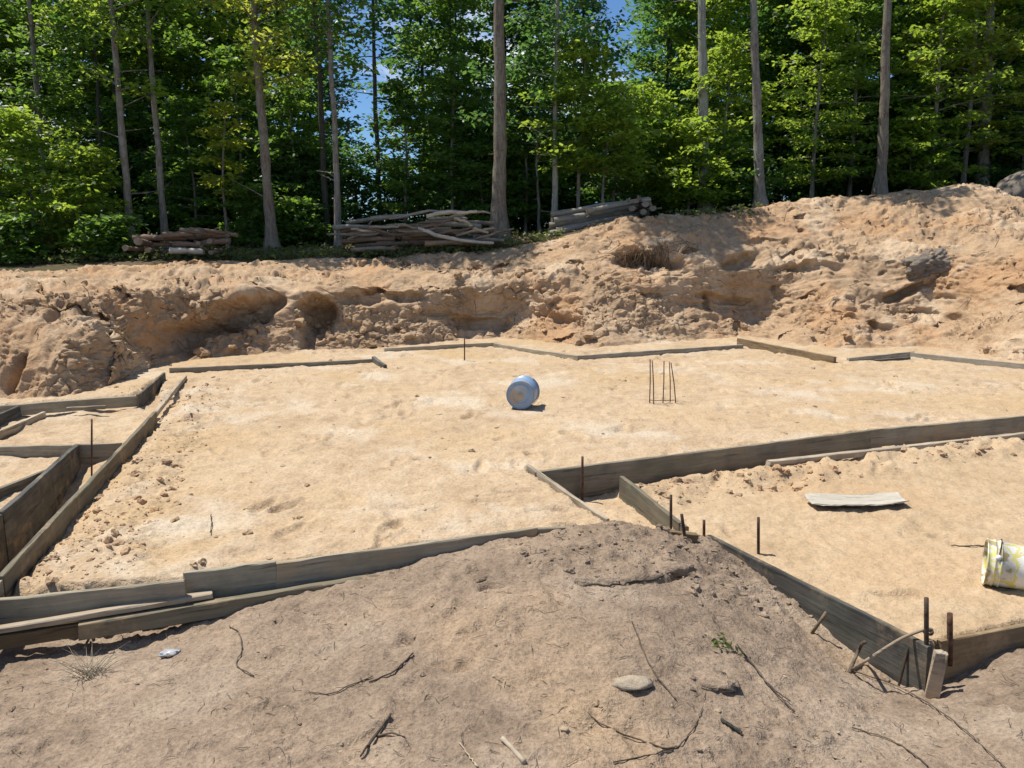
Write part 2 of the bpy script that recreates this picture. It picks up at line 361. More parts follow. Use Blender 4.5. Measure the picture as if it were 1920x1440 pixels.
# wheel-drag streaks and hand-sized hollows in the front soil
fz -= .022 * sstep(.22, .45, noise(P3 * [1, 1.6, 1], .22, 43)) 
sel = np.flatnonzero((dF < .1) & (y > 1.7) & (y < 6)); _, gg, rr = cells(P3[sel] + .02 * np.c_[n_mid, n_fine, n_mid][sel], .085, 5); _, gh, rh = cells(P3[sel], .038, 6)
mk = np.clip(mound[sel] * 1.3 + sstep(.05, .4, noise(P3[sel], .6, 48)), 0, 1)
fz[sel] += mk * (.030 * (rr - .45) * sstep(0, .25, gg) - .010 * sstep(.15, 0, gg)) + (.35 + .65 * mk) * .011 * (rh - .5) * sstep(0, .25, gh)
prints(fz, 60, (-3, 3.5), (1.9, 5), .014)
wr = ridged(np.c_[x + .35 * y, .45 * y - .2 * x, x * 0], .10, 3, 44)
fz += .012 * wr * sstep(-.15, .35, noise(P3, .8, 45)) + .006 * fbm(P3, .035, 2, .6, 46)
z = z + (fz - z) * sstep(e0, e1, dF)
# the hole beside the clod, the open crack on the mound and the dug corner
def dip(px, py, zz, rad, dep):
    c = G(px, py, zz); return dep * np.exp(-(((x - c[0]) / rad[0]) ** 2 + ((y - c[1]) / rad[1]) ** 2) ** 2)
z -= dip(916, 1100, .0, (.05, .05), .07)
ck = [G(1085, 1098, .03), G(1150, 1096, .04), G(1200, 1090, .04), G(1260, 1078, .03), G(1300, 1068, .0)]
dck = polydist(x, y, ck + [p + [0, .001, 0] for p in ck[::-1]]) + noise(P3, .08, 51) * .02
above = sstep(-.0, .03, dck) 
z -= .06 * np.exp(-(np.clip(dck, 0, 1) / .018) ** 2)
GV = np.c_[x, y, z]
idx = np.arange(len(ys) * NX).reshape(len(ys), NX)
FQ = np.stack([idx[:-1, :-1], idx[:-1, 1:], idx[1:, 1:], idx[1:, :-1]], -1).reshape(-1, 4)
isF = (dF - .012)[FQ].mean(1) < 0; isB = ((dR - .012)[FQ].mean(1) < 0) & ~isF
def submesh(name, Fsel, m):
    u, inv = np.unique(Fsel, return_inverse=True); return mesh_np(name, GV[u], inv.reshape(Fsel.shape), m)
tag(link('sand_ground', submesh('sand_ground', FQ[~isF & ~isB], M['sand'])), kind='structure')
tag(link('bay_ground', submesh('bay_ground', FQ[isB], M['bay_sand'])), kind='structure')
tag(link('topsoil_ground', submesh('topsoil_ground', FQ[isF], M['topsoil'])), kind='structure')

# ------------------------------------------------------------------ dug earth bank, running up into the forest floor
cols = [-700, -300, 0, 150, 300, 450, 600, 700, 800, 940, 1050, 1110, 1170, 1250, 1330, 1400, 1500, 1600, 1660, 1740, 1810, 1865, 1920, 2300, 2700]
foot = [(860), (800), (752), (745), (684), (668), (660), (656), (646), (636), (648), (655), (650), (645), (640), (634), (648), (658), (655), (652), (662), (675), (684), (720), (740)]
mid_ = [(660, .45), (650, .45), (655, .5), (640, .6), (615, .5), (615, .5), (610, .45), (600, .5), (600, .55), (595, .7), (595, .8), (590, .9), (570, 1.0), (570, 1.0), (575, 1.0), (580, 1.0), (580, 1.1), (585, 1.2), (580, 1.3), (570, 1.4), (575, 1.5), (575, 1.6), (575, 1.7), (600, 1.5), (600, 1.5)]
top_ = [(590, 9.4), (570, 9.6), (560, 10.1), (552, 10.8), (545, 12.0), (545, 13.0), (545, 13.6), (540, 14.1), (540, 14.7), (535, 15.3), (520, 15.3), (510, 15.3), (505, 15.3), (495, 15.5), (498, 15.6), (500, 15.6), (490, 15.8), (480, 15.8), (475, 15.6), (465, 15.4), (465, 15.0), (468, 14.6), (470, 14.3), (500, 13), (520, 13)]
rim_ = [(536, 15), (528, 15), (521, 15.3), (513, 15.6), (502, 16.0), (494, 16.4), (490, 16.7), (487, 17.0), (482, 17.1), (468, 17.2), (446, 17.0), (424, 16.8), (408, 16.5), (405, 16.8), (403, 17.3), (395, 17.8), (374, 18.2), (366, 18.4), (364, 18.5), (352, 18.4), (334, 18.2), (352, 18.0), (376, 17.9), (410, 17.6), (420, 17.5)]
flo_ = [(495, 19.5), (485, 19.5), (477, 19.5), (472, 19.5), (468, 19.5), (466, 19.5), (464, 19.5), (462, 19.5), (452, 19.5), (442, 19.5), (434, 19.5), (426, 19.5), (420, 19.5), (412, 20), (405, 20), (398, 20.2), (384, 20.4), (378, 20.4), (376, 20.4), (372, 20.6), (370, 20.8), (372, 20.8), (376, 20.8), (390, 20), (400, 20)]
prof = []
for k, c in enumerate(cols):
    f = G(c, foot[k], -.03); rows = [f + [0, -.75, -.14], f]
    rows.append(D(c, mid_[k][0], f[1] + mid_[k][1])); rows.append(D(c, top_[k][0], top_[k][1])); rows.append(D(c, rim_[k][0], rim_[k][1]))
    fl = D(c, flo_[k][0], flo_[k][1]); rows.append(fl)
    rows.append(np.array([fl[0] * 28 / fl[1], 28, fl[2] + .35])); rows.append(np.array([fl[0] * 75 / fl[1], 75, fl[2] + .8]))
    prof.append(rows)
prof = np.array(prof)                                            # cols x 8 x 3
NU = 1240; uu = np.linspace(-700, 2700, NU)
uu = 960 + (uu - 960)                                           
segs = [14, 75, 70, 80, 34, 20, 14]
base = np.zeros((NU, 8, 3))
for j in range(8):
    for a in range(3): base[:, j, a] = np.interp(uu, cols, prof[:, j, a])
rowsP = []
for j, nseg in enumerate(segs):
    tt = np.arange(nseg) / nseg
    for q in tt: rowsP.append(base[:, j] * (1 - q) + base[:, j + 1] * q)
rowsP.append(base[:, 7]); BP = np.stack(rowsP, 1)                # NU x NV x 3
NV = BP.shape[1]
def smooth(A, r, axis):
    k = np.exp(-.5 * (np.arange(-3 * r, 3 * r + 1) / r) ** 2); k /= k.sum()
    Ap = np.pad(A, [(3 * r, 3 * r) if i == axis else (0, 0) for i in range(3)], mode='edge')
    return np.apply_along_axis(lambda v: np.convolve(v, k, 'valid'), axis, Ap)
nf = sum(segs[:4])
BS = smooth(smooth(BP, 7, 0), 5, 1); wv = np.ones(NV); wv[:10] = 0; wv[nf + 20:] = 0
BP = BP + (BS - BP) * wv[None, :, None]
bp = BP.reshape(-1, 3)
bx, by = proj(bp)
vrow = np.tile(np.arange(NV), NU)
inface = sstep(8, 24, vrow) * sstep(nf + 14, nf - 6, vrow)         # where the bank is bare, dug earth
right = sstep(1100, 1350, bx)
disp = np.zeros_like(bp)
def hollow(px, py, rx, ry, dep, tilt=0, sharp=2.4, lip=.0):
    c, s_ = math.cos(tilt), math.sin(tilt); dx = bx - px; dy = by - py
    u = (dx * c - dy * s_) / rx; v = (dx * s_ + dy * c) / ry
    u = u + .5 * hn1; v = v + .6 * hn2
    g = np.exp(-((u * u + v * v) ** sharp)); disp[:, 1] += dep * g * .9; disp[:, 2] -= dep * g * .25
    if lip: disp[:, 1] -= lip * np.exp(-(u / 1.1) ** 4 - ((v + 1.3) / .5) ** 2)
hn1 = fbm(bp, .6, 3, .5, 61); hn2 = fbm(bp, .4, 3, .5, 62)
hollow(345, 632, 75, 28, .62, R(24), lip=.18); hollow(455, 590, 72, 30, .62, R(24), lip=.18)
hollow(592, 592, 30, 34, .60, lip=.12); hollow(574, 640, 13, 36, .30)
hollow(690, 553, 58, 15, .34, R(6), lip=.10); hollow(760, 556, 30, 10, .2)
hollow(1200, 482, 46, 15, .42, R(6), sharp=1.3, lip=.10); hollow(1246, 490, 40, 13, .40, R(-10), sharp=1.3, lip=.08); hollow(1222, 505, 62, 20, .22, sharp=1.0); hollow(1390, 490, 38, 14, .30, R(8), lip=.06); hollow(1350, 560, 50, 8, .2, R(-10), lip=.04)
hollow(890, 604, 60, 11, .25, R(-8), lip=.06); hollow(1060, 600, 45, 12, .22, R(-10)); hollow(820, 585, 30, 10, .15)
hollow(1700, 548, 45, 10, .34, R(20), lip=.08); hollow(1800, 600, 100, 12, .25, R(-8), lip=.06); hollow(1530, 505, 60, 8, .15); hollow(1880, 640, 60, 8, .2, R(-10), lip=.05)
hollow(170, 690, 22, 42, .35, R(-15)); hollow(72, 560, 9, 28, .3, R(25)); hollow(178, 610, 8, 22, .3, R(25)); hollow(30, 700, 12, 36, .3, R(-25)); hollow(215, 560, 36, 8, .2, R(-10), lip=.05)
hollow(620, 500, 60, 9, .2); hollow(790, 492, 60, 9, .2); hollow(1440, 455, 40, 6, .12); hollow(1660, 620, 30, 9, .16); hollow(1450, 600, 70, 14, .22, R(-6))
# random small pockets over the whole face
rough = sstep(-.12, .25, fbm(bp, 1.3, 2, .5, 78))                   # crumbly patches between smoother slumped ones
pk = noise(bp * [1, 1, 1.7], .55, 63); pk2 = noise(bp * [1, 1, 1.5], .24, 64); pk3 = noise(bp, .11, 66)
disp[:, 1] += inface * (.22 * sstep(.32, .5, pk + .3 * hn2) + .05 * sstep(.34, .46, pk2 + .35 * hn1))
U = np.zeros((NU, NV, 3)); Q = (bp + disp).reshape(NU, NV, 3)
tu = np.gradient(BP, axis=0); tv = np.gradient(BP, axis=1); nn = np.cross(tu, tv); nn /= np.linalg.norm(nn, axis=2)[..., None] + 1e-9
nn = nn.reshape(-1, 3)
left = sstep(560, 330, bx)
wx, wz = bp[:, 0] + .12 * hn1, bp[:, 2] + .10 * hn2
tooth = ridged(np.c_[wx * 1.0 + bp[:, 2] * .35, bp[:, 1] * .12, bp[:, 2] * .16], .20, 3, 65)       # bucket-tooth grooves running down the face
layer = ridged(np.c_[wx * .16, bp[:, 1] * .5, wz * 1.6], .30, 3, 67)                                # horizontal scrapes and soil layers
slump = fbm(bp * [1, 1, .8], 1.2, 3, .5, 71)
a = inface * (.17 * slump + .10 * ridged(bp, .8, 2, 72) - .04 + left * .10 * tooth + (1 - left) * (.03 * tooth + .055 * layer) * (.5 + .5 * right)
    + rough * (.045 * fbm(bp, .20, 3, .6, 73) + .05 * np.abs(fbm(bp, .40, 3, .6, 76))) + .012 * fbm(bp, .09, 2, .6, 79)) + (1 - inface) * (.05 * fbm(bp, 1.2, 3, .5, 74)) * sstep(4, 14, vrow)
wp = bp + disp + .05 * np.c_[hn1, hn2, hn1 - hn2]
c1, g1_, r1_ = cells(wp, .21, 1); c2, g2_, r2_ = cells(wp * [1, 1, 1.2], .085, 2)
rb = np.clip(rough * 1.1 + .25, 0, 1); rb2 = sstep(-.25, .25, fbm(bp, .8, 2, .5, 83))
a = a + inface * (rb * (.11 * (r1_ - .5) * sstep(.0, .22, g1_) - .035 * sstep(.14, .0, g1_)) + rb2 * (.045 * (r2_ - .5) * sstep(0, .25, g2_) - .016 * sstep(.16, 0, g2_)))
a = np.clip(a, -.3, .3)
bank = bp + disp + nn * a[:, None]
bi = np.arange(NU * NV).reshape(NU, NV)
BQ = np.stack([bi[:-1, :-1], bi[1:, :-1], bi[1:, 1:], bi[:-1, 1:]], -1)
lim = nf + 4
def bsub(name, FS, m):
    FS = FS.reshape(-1, 4); u, inv = np.unique(FS, return_inverse=True); return mesh_np(name, bank[u], inv.reshape(FS.shape), m)
tag(link('earth_bank', bsub('earth_bank', BQ[:, :lim], M['bank'])), kind='structure')
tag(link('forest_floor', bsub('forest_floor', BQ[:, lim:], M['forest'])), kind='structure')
allV = np.concatenate([GV, bank]); allF = np.concatenate([FQ, BQ.reshape(-1, 4) + len(GV)])
BVH = BVHTree.FromPolygons(allV.tolist(), allF.tolist())
def drop(x_, y_, z0=8.0):
    h = BVH.ray_cast(Vector((x_, y_, z0)), Vector((0, 0, -1))); return h[0].z if h[0] else 0.0
def hit(px, py):
    d = Vector(ray(px, py)).normalized(); h = BVH.ray_cast(Vector(CAM), d); return np.array(h[0])

# ------------------------------------------------------------------ boards
rng = np.random.RandomState(5)
def board_mesh(name, length, h, th, m, warp=.01, bevel=.004, nseg=14, rough=.0025, taper=0):
    """lies along local +X from 0 to length, top at z = 0, hangs down h; th thick about y = 0"""
    c = bevel; sec = [(-th / 2 + c, 0), (th / 2 - c, 0), (th / 2, -c), (th / 2, -h + c), (th / 2 - c, -h), (-th / 2 + c, -h), (-th / 2, -h + c), (-th / 2, -c)]
    V = []; a1, a2, b1, b2 = rng.uniform(-warp, warp, 4) * [.6, .35, .35, .15]
    for k in range(nseg + 1):
        q = k / nseg; oy = a1 * math.sin(q * math.pi) + a2 * math.sin(q * 2 * math.pi); oz = .6 * (b1 * math.sin(q * math.pi) + b2 * math.sin(q * 2.5 * math.pi))
        for (yy, zz) in sec:
            V.append((q * length + (rng.uniform(-.006, .006) if k in (0, nseg) else 0), yy * (1 - taper * q) + oy + rng.uniform(-rough, rough), zz + oz + rng.uniform(-rough, rough)))
    Fs = []
    for k in range(nseg):
        for j in range(8):
            j2 = (j + 1) % 8; Fs.append((k * 8 + j, (k + 1) * 8 + j, (k + 1) * 8 + j2, k * 8 + j2))
    Fs.append(tuple(range(8))); Fs.append(tuple(nseg * 8 + j for j in range(7, -1, -1)))
    mb = MB(); mb.add(V, Fs); me = mb.mesh(name, m, False); return me
def board(label, A, B, h, th, m, lean=0.0, warp=.01, name='formwork_board', cat='board', group='boards of the footing formwork', off=0.0):
    A = np.array(A, float); B = np.array(B, float); d = B - A; l = np.linalg.norm(d)
    me = board_mesh(name, l, h, th, M[m], warp, nseg=max(6, int(l / .12)))
    yaw = math.atan2(d[1], d[0]); pit = -math.asin(d[2] / l)
    A = A + np.array([-math.sin(yaw), math.cos(yaw), 0]) * off
    o = link(name, me); o.matrix_world = Matrix.Translation(Vector(A)) @ Matrix.Rotation(yaw, 4, 'Z') @ Matrix.Rotation(pit, 4, 'Y') @ Matrix.Rotation(lean, 4, 'X')
    return tag(o, label, cat, group)
bt = .03
# front run along the pad
board('wide weathered front board whose end stops at the overlap beside the loose batten', G(-330, 1152, .012), G(347, 1084, .012), .17, bt, 'grey_wood', off=-.02)
board('short grey front board between the overlapping board end and the mossy joint', G(343, 1074, .03), G(516, 1053, .03), .17, bt, 'grey_wood', off=.012)
board('long grey front board that runs into the brown soil mound', G(516, 1055, .02), G(1005, 989, .02), .17, bt, 'grey_wood')
board('thin end of front board half buried at the top of the brown mound', G(1000, 990, .015), G(1142, 984, .02), .12, .025, 'grey_wood')
NB = 'ledger_batten'; gb = 'battens nailed along the formwork'
board('pale batten lying on the front board with its free end past the overlap', G(-330, 1228, -.085), G(397, 1107, -.075), .03, .045, 'pale_wood', name=NB, cat='batten', group=gb, off=-.015)
board('long dark batten with pale top along the foot of the front boards', G(150, 1162, -.115), G(745, 1066, -.10), .085, .05, 'shaded_wood', name=NB, cat='batten', group=gb, off=-.035)
board('low batten under the wide front board at the near pad corner', G(-330, 1246, -.115), G(150, 1168, -.125), .07, .04, 'brown_wood', name=NB, cat='batten', group=gb, off=.01)
# left trench
board('long dark board along the sandy trench edge with clods against it', A_line[1], A_line[2], .30, .035, 'shaded_wood', warp=.015)
board('end of trench edge board that meets the wide front board', A_line[2] + [-.0, -.01, -.02], A_line[3], .22, .035, 'pale_wood')
board('thin pale batten leading from the trench board to the back corner', G(347, 704, .05), G(290, 774, .04), .05, .04, 'pale_wood', name=NB, cat='batten', group=gb)
board('deep dark board forming the outer side of the sandy trench', C_line[0], C_line[1], .44, .04, 'dark_wood')
board('dark outer trench board continuing towards the front corner', C_line[1] + [0, -.012, -.01], C_line[2], .46, .04, 'dark_wood')
board('grey cross board closing the far end of the sandy trench', G(142, 832, .0), G(228, 830, .0), .30, .03, 'grey_wood')
board('pale cross board with dark lower edge reaching past the trench head', G(-300, 842, .0), G(140, 834, .0), .10, .04, 'grey_wood')
board('weathered plank end leaning beside the dark outer trench board', G(-120, 960, -.03), G(88, 880, -.03), .14, .03, 'grey_wood', lean=R(8))
board('pale back board lying under the rough earth face near the corner', G(-20, 762, .07), G(258, 742, .07), .12, .05, 'grey_wood', warp=.02)
board('loose pale lath below the back board at the earth face', G(125, 764, .03), G(197, 760, .03), .04, .04, 'pale_wood', name=NB, cat='batten', group=gb)
board('short dark board turning the back corner towards the long rear board', G(258, 740, .09), G(308, 698, .09), .20, .03, 'dark_wood')
board('dark stub of board entering at the picture edge below the earth face', G(-60, 800, .06), G(36, 760, .06), .16, .03, 'dark_wood')
board('pale slanting lath with dark underside below the dark stub', G(-60, 832, .0), G(82, 772, .0), .08, .04, 'pale_wood', name=NB, cat='batten', group=gb)
# rear run
board('straight rear board under the dark hollow in the earth bank', G(318, 690, .065), G(700, 673, .06), .2, .05, 'rear_wood', warp=.02)
board('short dark end piece where the rear boards step back', G(700, 668, .10), G(722, 684, .06), .2, .05, 'dark_wood')
board('rear board running from the step to the bend behind the bucket', G(720, 653, .055), G(932, 642, .06), .2, .05, 'rear_wood', warp=.02)
board('bowed pale rear board sloping from the bend to the low joint', G(928, 643, .065), G(1086, 667, .075), .2, .07, 'rear_wood', warp=.03)
board('rear board from the low joint past the rebar starter bars', G(1083, 667, .07), G(1392, 646, .06), .2, .06, 'rear_wood', warp=.02)
board('brown rear board slanting down from the white lumps of earth', G(1384, 634, .12), G(1566, 669, .10), .17, .05, 'brown_wood', warp=.012)
board('short grey rear board between the brown one and the double joint', G(1590, 671, .06), G(1712, 659, .08), .18, .05, 'rear_wood')
board('lower dark lath under the short grey rear board', G(1640, 674, .03), G(1705, 669, .04), .05, .05, 'dark_wood', name=NB, cat='batten', group=gb)
board('long double rear board running out of the picture below the clods', G(1708, 661, .075), G(2250, 715, .08), .18, .05, 'rear_wood')
# middle run between the pad and the sunken bay
board('tall grey board dividing pad and sunken bay, from corner to joint', G(1003, 884, .02), G(1632, 806, .02), .26, .035, 'grey_wood')
board('grey dividing board beyond the joint running off past the sunken bay', G(1630, 806, .022), G(2400, 737, .022), .26, .035, 'grey_wood', off=.004)
board('pale ledge batten along the lower edge of the dividing boards', G(1440, 864, -.07), G(2250, 775, -.07), .05, .06, 'pale_wood', name=NB, cat='batten', group=gb)
board('slim board with pale top edge on the pad side of the small trench', P_line[0], P_line[1], .30, .028, 'pale_wood')
board('grey stained board on the bay side of the small trench', Q_line[0], Q_line[1], .27, .032, 'shaded_wood')
board('short dark plank across the end of the small trench', G(1238, 993, .01), G(1308, 1001, -.02), .10, .04, 'brown_wood')
board('nearly black tarred board with pale sandy edge along the sunken bay', V_line[0], V_line[1], .29, .03, 'dark_wood')
board('olive brown board at the near corner of the sunken bay', W_line[0], G(2300, 1095, -.12), .24, .03, 'brown_wood')
# corner post of the bay
pb = G(1752, 1212, -.11)
o = board('squat split post wedged in the near corner of the bay', pb + [-.02, -.035, .0], pb + [.03, -.055, -.005], .26, .035, 'pale_wood', name='corner_post', cat='post', group=None)

# ------------------------------------------------------------------ stakes and bars
def stake(label, px, pb_, pt, zb, r, m='steel', name='steel_stake', cat='stake', top_px=None, group='steel stakes holding the forms', sides=8):
    b_ = G(px, pb_, zb); tp = D(px if top_px is None else top_px, pt, b_[1] + .005)
    dv = tp - b_; pts = [b_ - dv / np.linalg.norm(dv) * .12] + [b_ + dv * q for q in (0, .33, .66, 1)]
    mb = MB(); V, Fs = tube(np.array(pts) - b_, [r * .9, r, r, r, r * .95], sides); mb.add(V, Fs)
    o = link(name, mb.mesh(name, M[m], True), loc=b_); return tag(o, label, cat, group)
stake('reddish rod standing in the head of the small trench', 1092, 918, 856, -.15, .010, 'rust')
stake('dark rod standing beyond the stained trench board', 1258, 985, 928, -.1, .0095)
stake('short leaning rod stub on the short dark plank', 1283, 1000, 964, 0.0, .010, top_px=1278)
stake('short pale rod stub just behind the tip of the tarred board', 1320, 1003, 975, -.1, .0095, 'rust')
stake('straight dark rod inside the bay by the upper tarred board', 1422, 1032, 970, -.12, .0095)
stake('tall thick rod tied with wire at the near bay corner', 1737, 1215, 1121, -.14, .011)
stake('stouter blunt stake beside the tied rod at the bay corner', 1781, 1203, 1150, -.13, .0135, 'rust')
stake('thin brown rod standing on the pale cross board by the trench', 172, 882, 786, -.16, .008, 'rust')
stake('faint thin peg at the rear boards above the bowed board', 871, 676, 629, .0, .010, 'rust')
stake('slanting thin bar leaning on the inside of the tarred board', 1686, 1282, 1198, -.36, .006, top_px=1708, name='thin_bar', cat='bar')
# bent tie wire / strut from the tied rod
def strand(name, label, cat, pts, r, m, group=None, sides=6, jit=0.0, sub=4, rad=None):
    P = np.asarray(pts, float); q = np.linspace(0, len(P) - 1, (len(P) - 1) * sub + 1)
    Pi = np.stack([np.interp(q, np.arange(len(P)), P[:, k]) for k in range(3)], 1)
    if len(P) > 2 and sub > 1:
        k3 = np.array([.25, .5, .25]); Pp = np.pad(Pi, ((1, 1), (0, 0)), mode='edge')
        for _ in range(2):
            Pm = np.stack([np.convolve(Pp[:, k], k3, 'valid') for k in range(3)], 1); Pm[0] = Pi[0]; Pm[-1] = Pi[-1]; Pp = np.pad(Pm, ((1, 1), (0, 0)), mode='edge')
        Pi = Pm
    if jit: Pi = Pi + rng.normal(0, jit, Pi.shape)
    rr = np.interp(np.linspace(0, 1, len(Pi)), np.linspace(0, 1, len(rad)), rad) if rad is not None else r
    c = Pi[0].copy(); mb = MB(); V, Fs = tube(Pi - c, rr, sides, wob=.12 if jit else 0, rng=rng); mb.add(V, Fs)
    o = link(name, mb.mesh(name, M[m], True), loc=c)
    if label: tag(o, label, cat, group)
    return o
s1 = G(1737, 1190, -.11) + [0, -.01, .01]
strand('wire_strut', 'pale bent bar bracing the tied rod to the dug hole', 'bar', [hit(1598, 1262) + [0, 0, .02], D(1625, 1238, 3.3), D(1690, 1196, s1[1] - .02), s1 + [-.0, 0, .03], s1 + [.02, .0, .02]], .008, 'pale_twig', sub=5)
for k, (dz, lab) in enumerate(((0, None),)):
    ring = [s1 + np.array([.022 * math.cos(q), .022 * math.sin(q), .008 * math.sin(q * 2.3) + .01]) for q in np.linspace(0, 4 * math.pi, 18)]
    strand('tie_wire', 'dark wire knot twisted round the tied rod', 'wire', ring, .006, 'steel', sub=2)
strand('wood_peg', 'brown peg propped against the middle of the tarred board', 'peg', [hit(1522, 1188) + [0, 0, .0], G(1552, 1143, -.16) + [-.02, -.03, 0]], .009, 'brown_wood', sub=2)
strand('wood_peg', 'forked grey stick standing in the dug hole', 'peg', [hit(1592, 1262), hit(1612, 1225) + [0, 0, .05], D(1622, 1204, 3.32)], .009, 'twig', sub=3)
# rebar starter cage on the pad
c0 = G(1240, 755); cage = tag(link('rebar_cage', None, loc=c0), 'cluster of thin rusty rebar starter bars standing in the sand', 'rebar')
for k, (bx0, by0, tx, ty, dy_) in enumerate(((1218, 756, 1219, 674, 0), (1226, 758, 1223, 676, -.02), (1243, 756, 1245, 677, .0), (1257, 753, 1255, 678, .12), (1268, 755, 1258, 680, 0))):
    b_ = G(bx0, by0); tp = D(tx, ty, b_[1] + dy_); mb = MB(); V, Fs = tube([b_ - c0 - [0, 0, .05], (b_ + tp) / 2 - c0 + [.004, 0, 0], tp - c0], .0058, 6); mb.add(V, Fs); link('bar', mb.mesh('bar', M['rust']), cage)
for zz in (.03,):
    mb = MB(); V, Fs = tube([G(1217, 755) - c0 + [0, 0, zz], G(1243, 756) - c0 + [0, -.01, zz], G(1268, 755) - c0 + [-.03 * zz * 4, 0, zz]], .004, 5); mb.add(V, Fs); link('tie', mb.mesh('tie', M['rust']), cage)

# ------------------------------------------------------------------ buckets
def lathe(profile, sides=40):
    V = []; Fs = []; n = len(profile)
    for (zz, r) in profile:
        for j in range(sides): q = j * 2 * math.pi / sides; V.append((r * math.cos(q), r * math.sin(q), zz))
    for k in range(n - 1):
        for j in range(sides): j2 = (j + 1) % sides; Fs.append((k * sides + j, k * sides + j2, (k + 1) * sides + j2, (k + 1) * sides + j))
    return V, Fs
def plastic(name, stops, sc, dirt, vec=(1, 1, 1), rough=.4):
    m, t, b = mat(name); co = N(t, 'ShaderNodeTexCoord').outputs['Object']
    c = ramp(t, tex(t, co, sc, 3, .5, vec), stops)
    c = mix(t, ramp(t, tex(t, co, 9, 5, .65), [(.5, 0), (.68, dirt)]), c, (.36, .26, .15))
    L(t, c, b.inputs['Base Color']); b.inputs['Roughness'].default_value = rough; b.inputs['Specular IOR Level'].default_value = .4
    return m
M['blue_plastic'] = plastic('blue_plastic_mat', [(.3, (.17, .26, .40)), (.7, (.25, .36, .50))], 3, .5, (1, 1, .15))
M['blue_base'] = plastic('blue_base_mat', [(.3, (.24, .34, .46)), (.7, (.34, .42, .50))], 5, .9)
M['white_plastic'] = plastic('white_plastic_mat', [(.3, (.62, .63, .62)), (.7, (.80, .80, .78))], 4, .3)
M['label_print'] = plastic('yellow_print_mat', [(.46, (.70, .68, .60)), (.49, (.62, .54, .12)), (.53, (.66, .60, .24)), (.55, (.70, .68, .60)), (.61, (.66, .64, .54)), (.63, (.32, .30, .12))], 9, .8, (1, 1, 1.0), .45)
mb_, t, b = mat('stained_base_mat'); co = N(t, 'ShaderNodeTexCoord').outputs['Object']
ds = N(t, 'ShaderNodeVectorMath', operation='DISTANCE'); ds.inputs[1].default_value = (-.045, -.02, .01); L(t, co, ds.inputs[0])
md = N(t, 'ShaderNodeMath', operation='ADD'); L(t, ds.outputs['Value'], md.inputs[0]); mm = N(t, 'ShaderNodeMath', operation='MULTIPLY_ADD'); mm.inputs[1].default_value = .14; mm.inputs[2].default_value = -.07; L(t, tex(t, co, 14, 5, .65), mm.inputs[0]); L(t, mm.outputs[0], md.inputs[1])
c = ramp(t, tex(t, co, 5, 3), [(.3, (.24, .34, .46)), (.7, (.36, .44, .52))]); c = mix(t, ramp(t, md.outputs[0], [(.055, .85), (.10, 0)]), c, (.42, .32, .20))
c = mix(t, ramp(t, tex(t, co, 22, 5, .7), [(.55, 0), (.66, .6)]), c, (.34, .27, .19)); L(t, c, b.inputs['Base Color']); b.inputs['Roughness'].default_value = .5; M['blue_base'] = mb_
def make_bucket(name, label, axis, base_pt, r0, r1, h, mbody, mbase, mrim, roll=0.0):
    """axis points from the closed base to the open end; base_pt is where the middle of the body touches the ground"""
    ax = Vector(axis).normalized(); e_ = link(name, None); tag(e_, label, 'bucket')
    q = ax.to_track_quat('Z', 'Y').to_matrix().to_4x4() @ Matrix.Rotation(roll, 4, 'Z')
    e_.matrix_world = Matrix.Translation(Vector(base_pt)) @ q
    V, Fs = lathe([(0.012, r0 * .93), (0, r0 * .955), (0, r0 * .99), (.006, r0), (h * .5, (r0 + r1) / 2), (h * .80, r0 + (r1 - r0) * .8), (h * .805, r1 * 1.035), (h * .825, r1 * 1.035), (h * .83, r1 * .995), (h * .88, r1 * .997), (h * .885, r1 * 1.035), (h * .905, r1 * 1.035), (h * .91, r1), (h - .008, r1), (h - .006, r1 * 1.04), (h, r1 * 1.04), (h, r1 * .965), (h - .02, r1 * .955), (.02, r0 * .95)])
    mb = MB(); mb.add(V, Fs); link('body', mb.mesh('body', M[mbody]), e_)
    V, Fs = lathe([(.0125, r0 * .94), (.013, r0 * .72), (.006, r0 * .70), (.006, r0 * .62), (.013, r0 * .60), (.0135, .012), (.009, .011), (.009, .0005)])
    mb = MB(); mb.add(V, Fs); link('base', mb.mesh('base', M[mbase]), e_)
    mb = MB(); pts = []
    for k in range(17):
        t_ = math.pi * k / 16; pts.append((math.cos(t_) * r1 * 1.07, math.sin(t_) * r1 * 1.09, h * .86 - .02 * math.sin(t_)))
    V, Fs = tube(pts, .0028, 6); mb.add(V, Fs); link('handle', mb.mesh('handle', M['steel']), e_)
    for sx in (-1, 1):
        mb = MB(); V, Fs = tube([(sx * r1 * .98, 0, h * .86), (sx * r1 * 1.09, 0, h * .86)], [.016, .013], 10); mb.add(V, Fs); link('ear', mb.mesh('ear', M[mrim]), e_)
    return e_
bc = G(979, 768); r0 = .155; r1 = .160
tilt = math.atan2(r1 - r0, .36)
make_bucket('plastic_bucket', 'blue plastic bucket lying on its side on the sand pad, muddy base outward', (.17, .97, -.0), bc + np.array([-.02, .0, r0 * 1.0 + .002]), r0, r1, .30, 'blue_plastic', 'blue_base', 'blue_plastic', 2.2)
b2 = hit(1862, 1096)
make_bucket('plastic_bucket', 'yellow and white printed paint bucket lying on its side in the sunken bay', (-.88, .46, .02), b2 + np.array([.275, -.14, .118]), .112, .124, .36, 'label_print', 'white_plastic', 'white_plastic', .6)
o = None

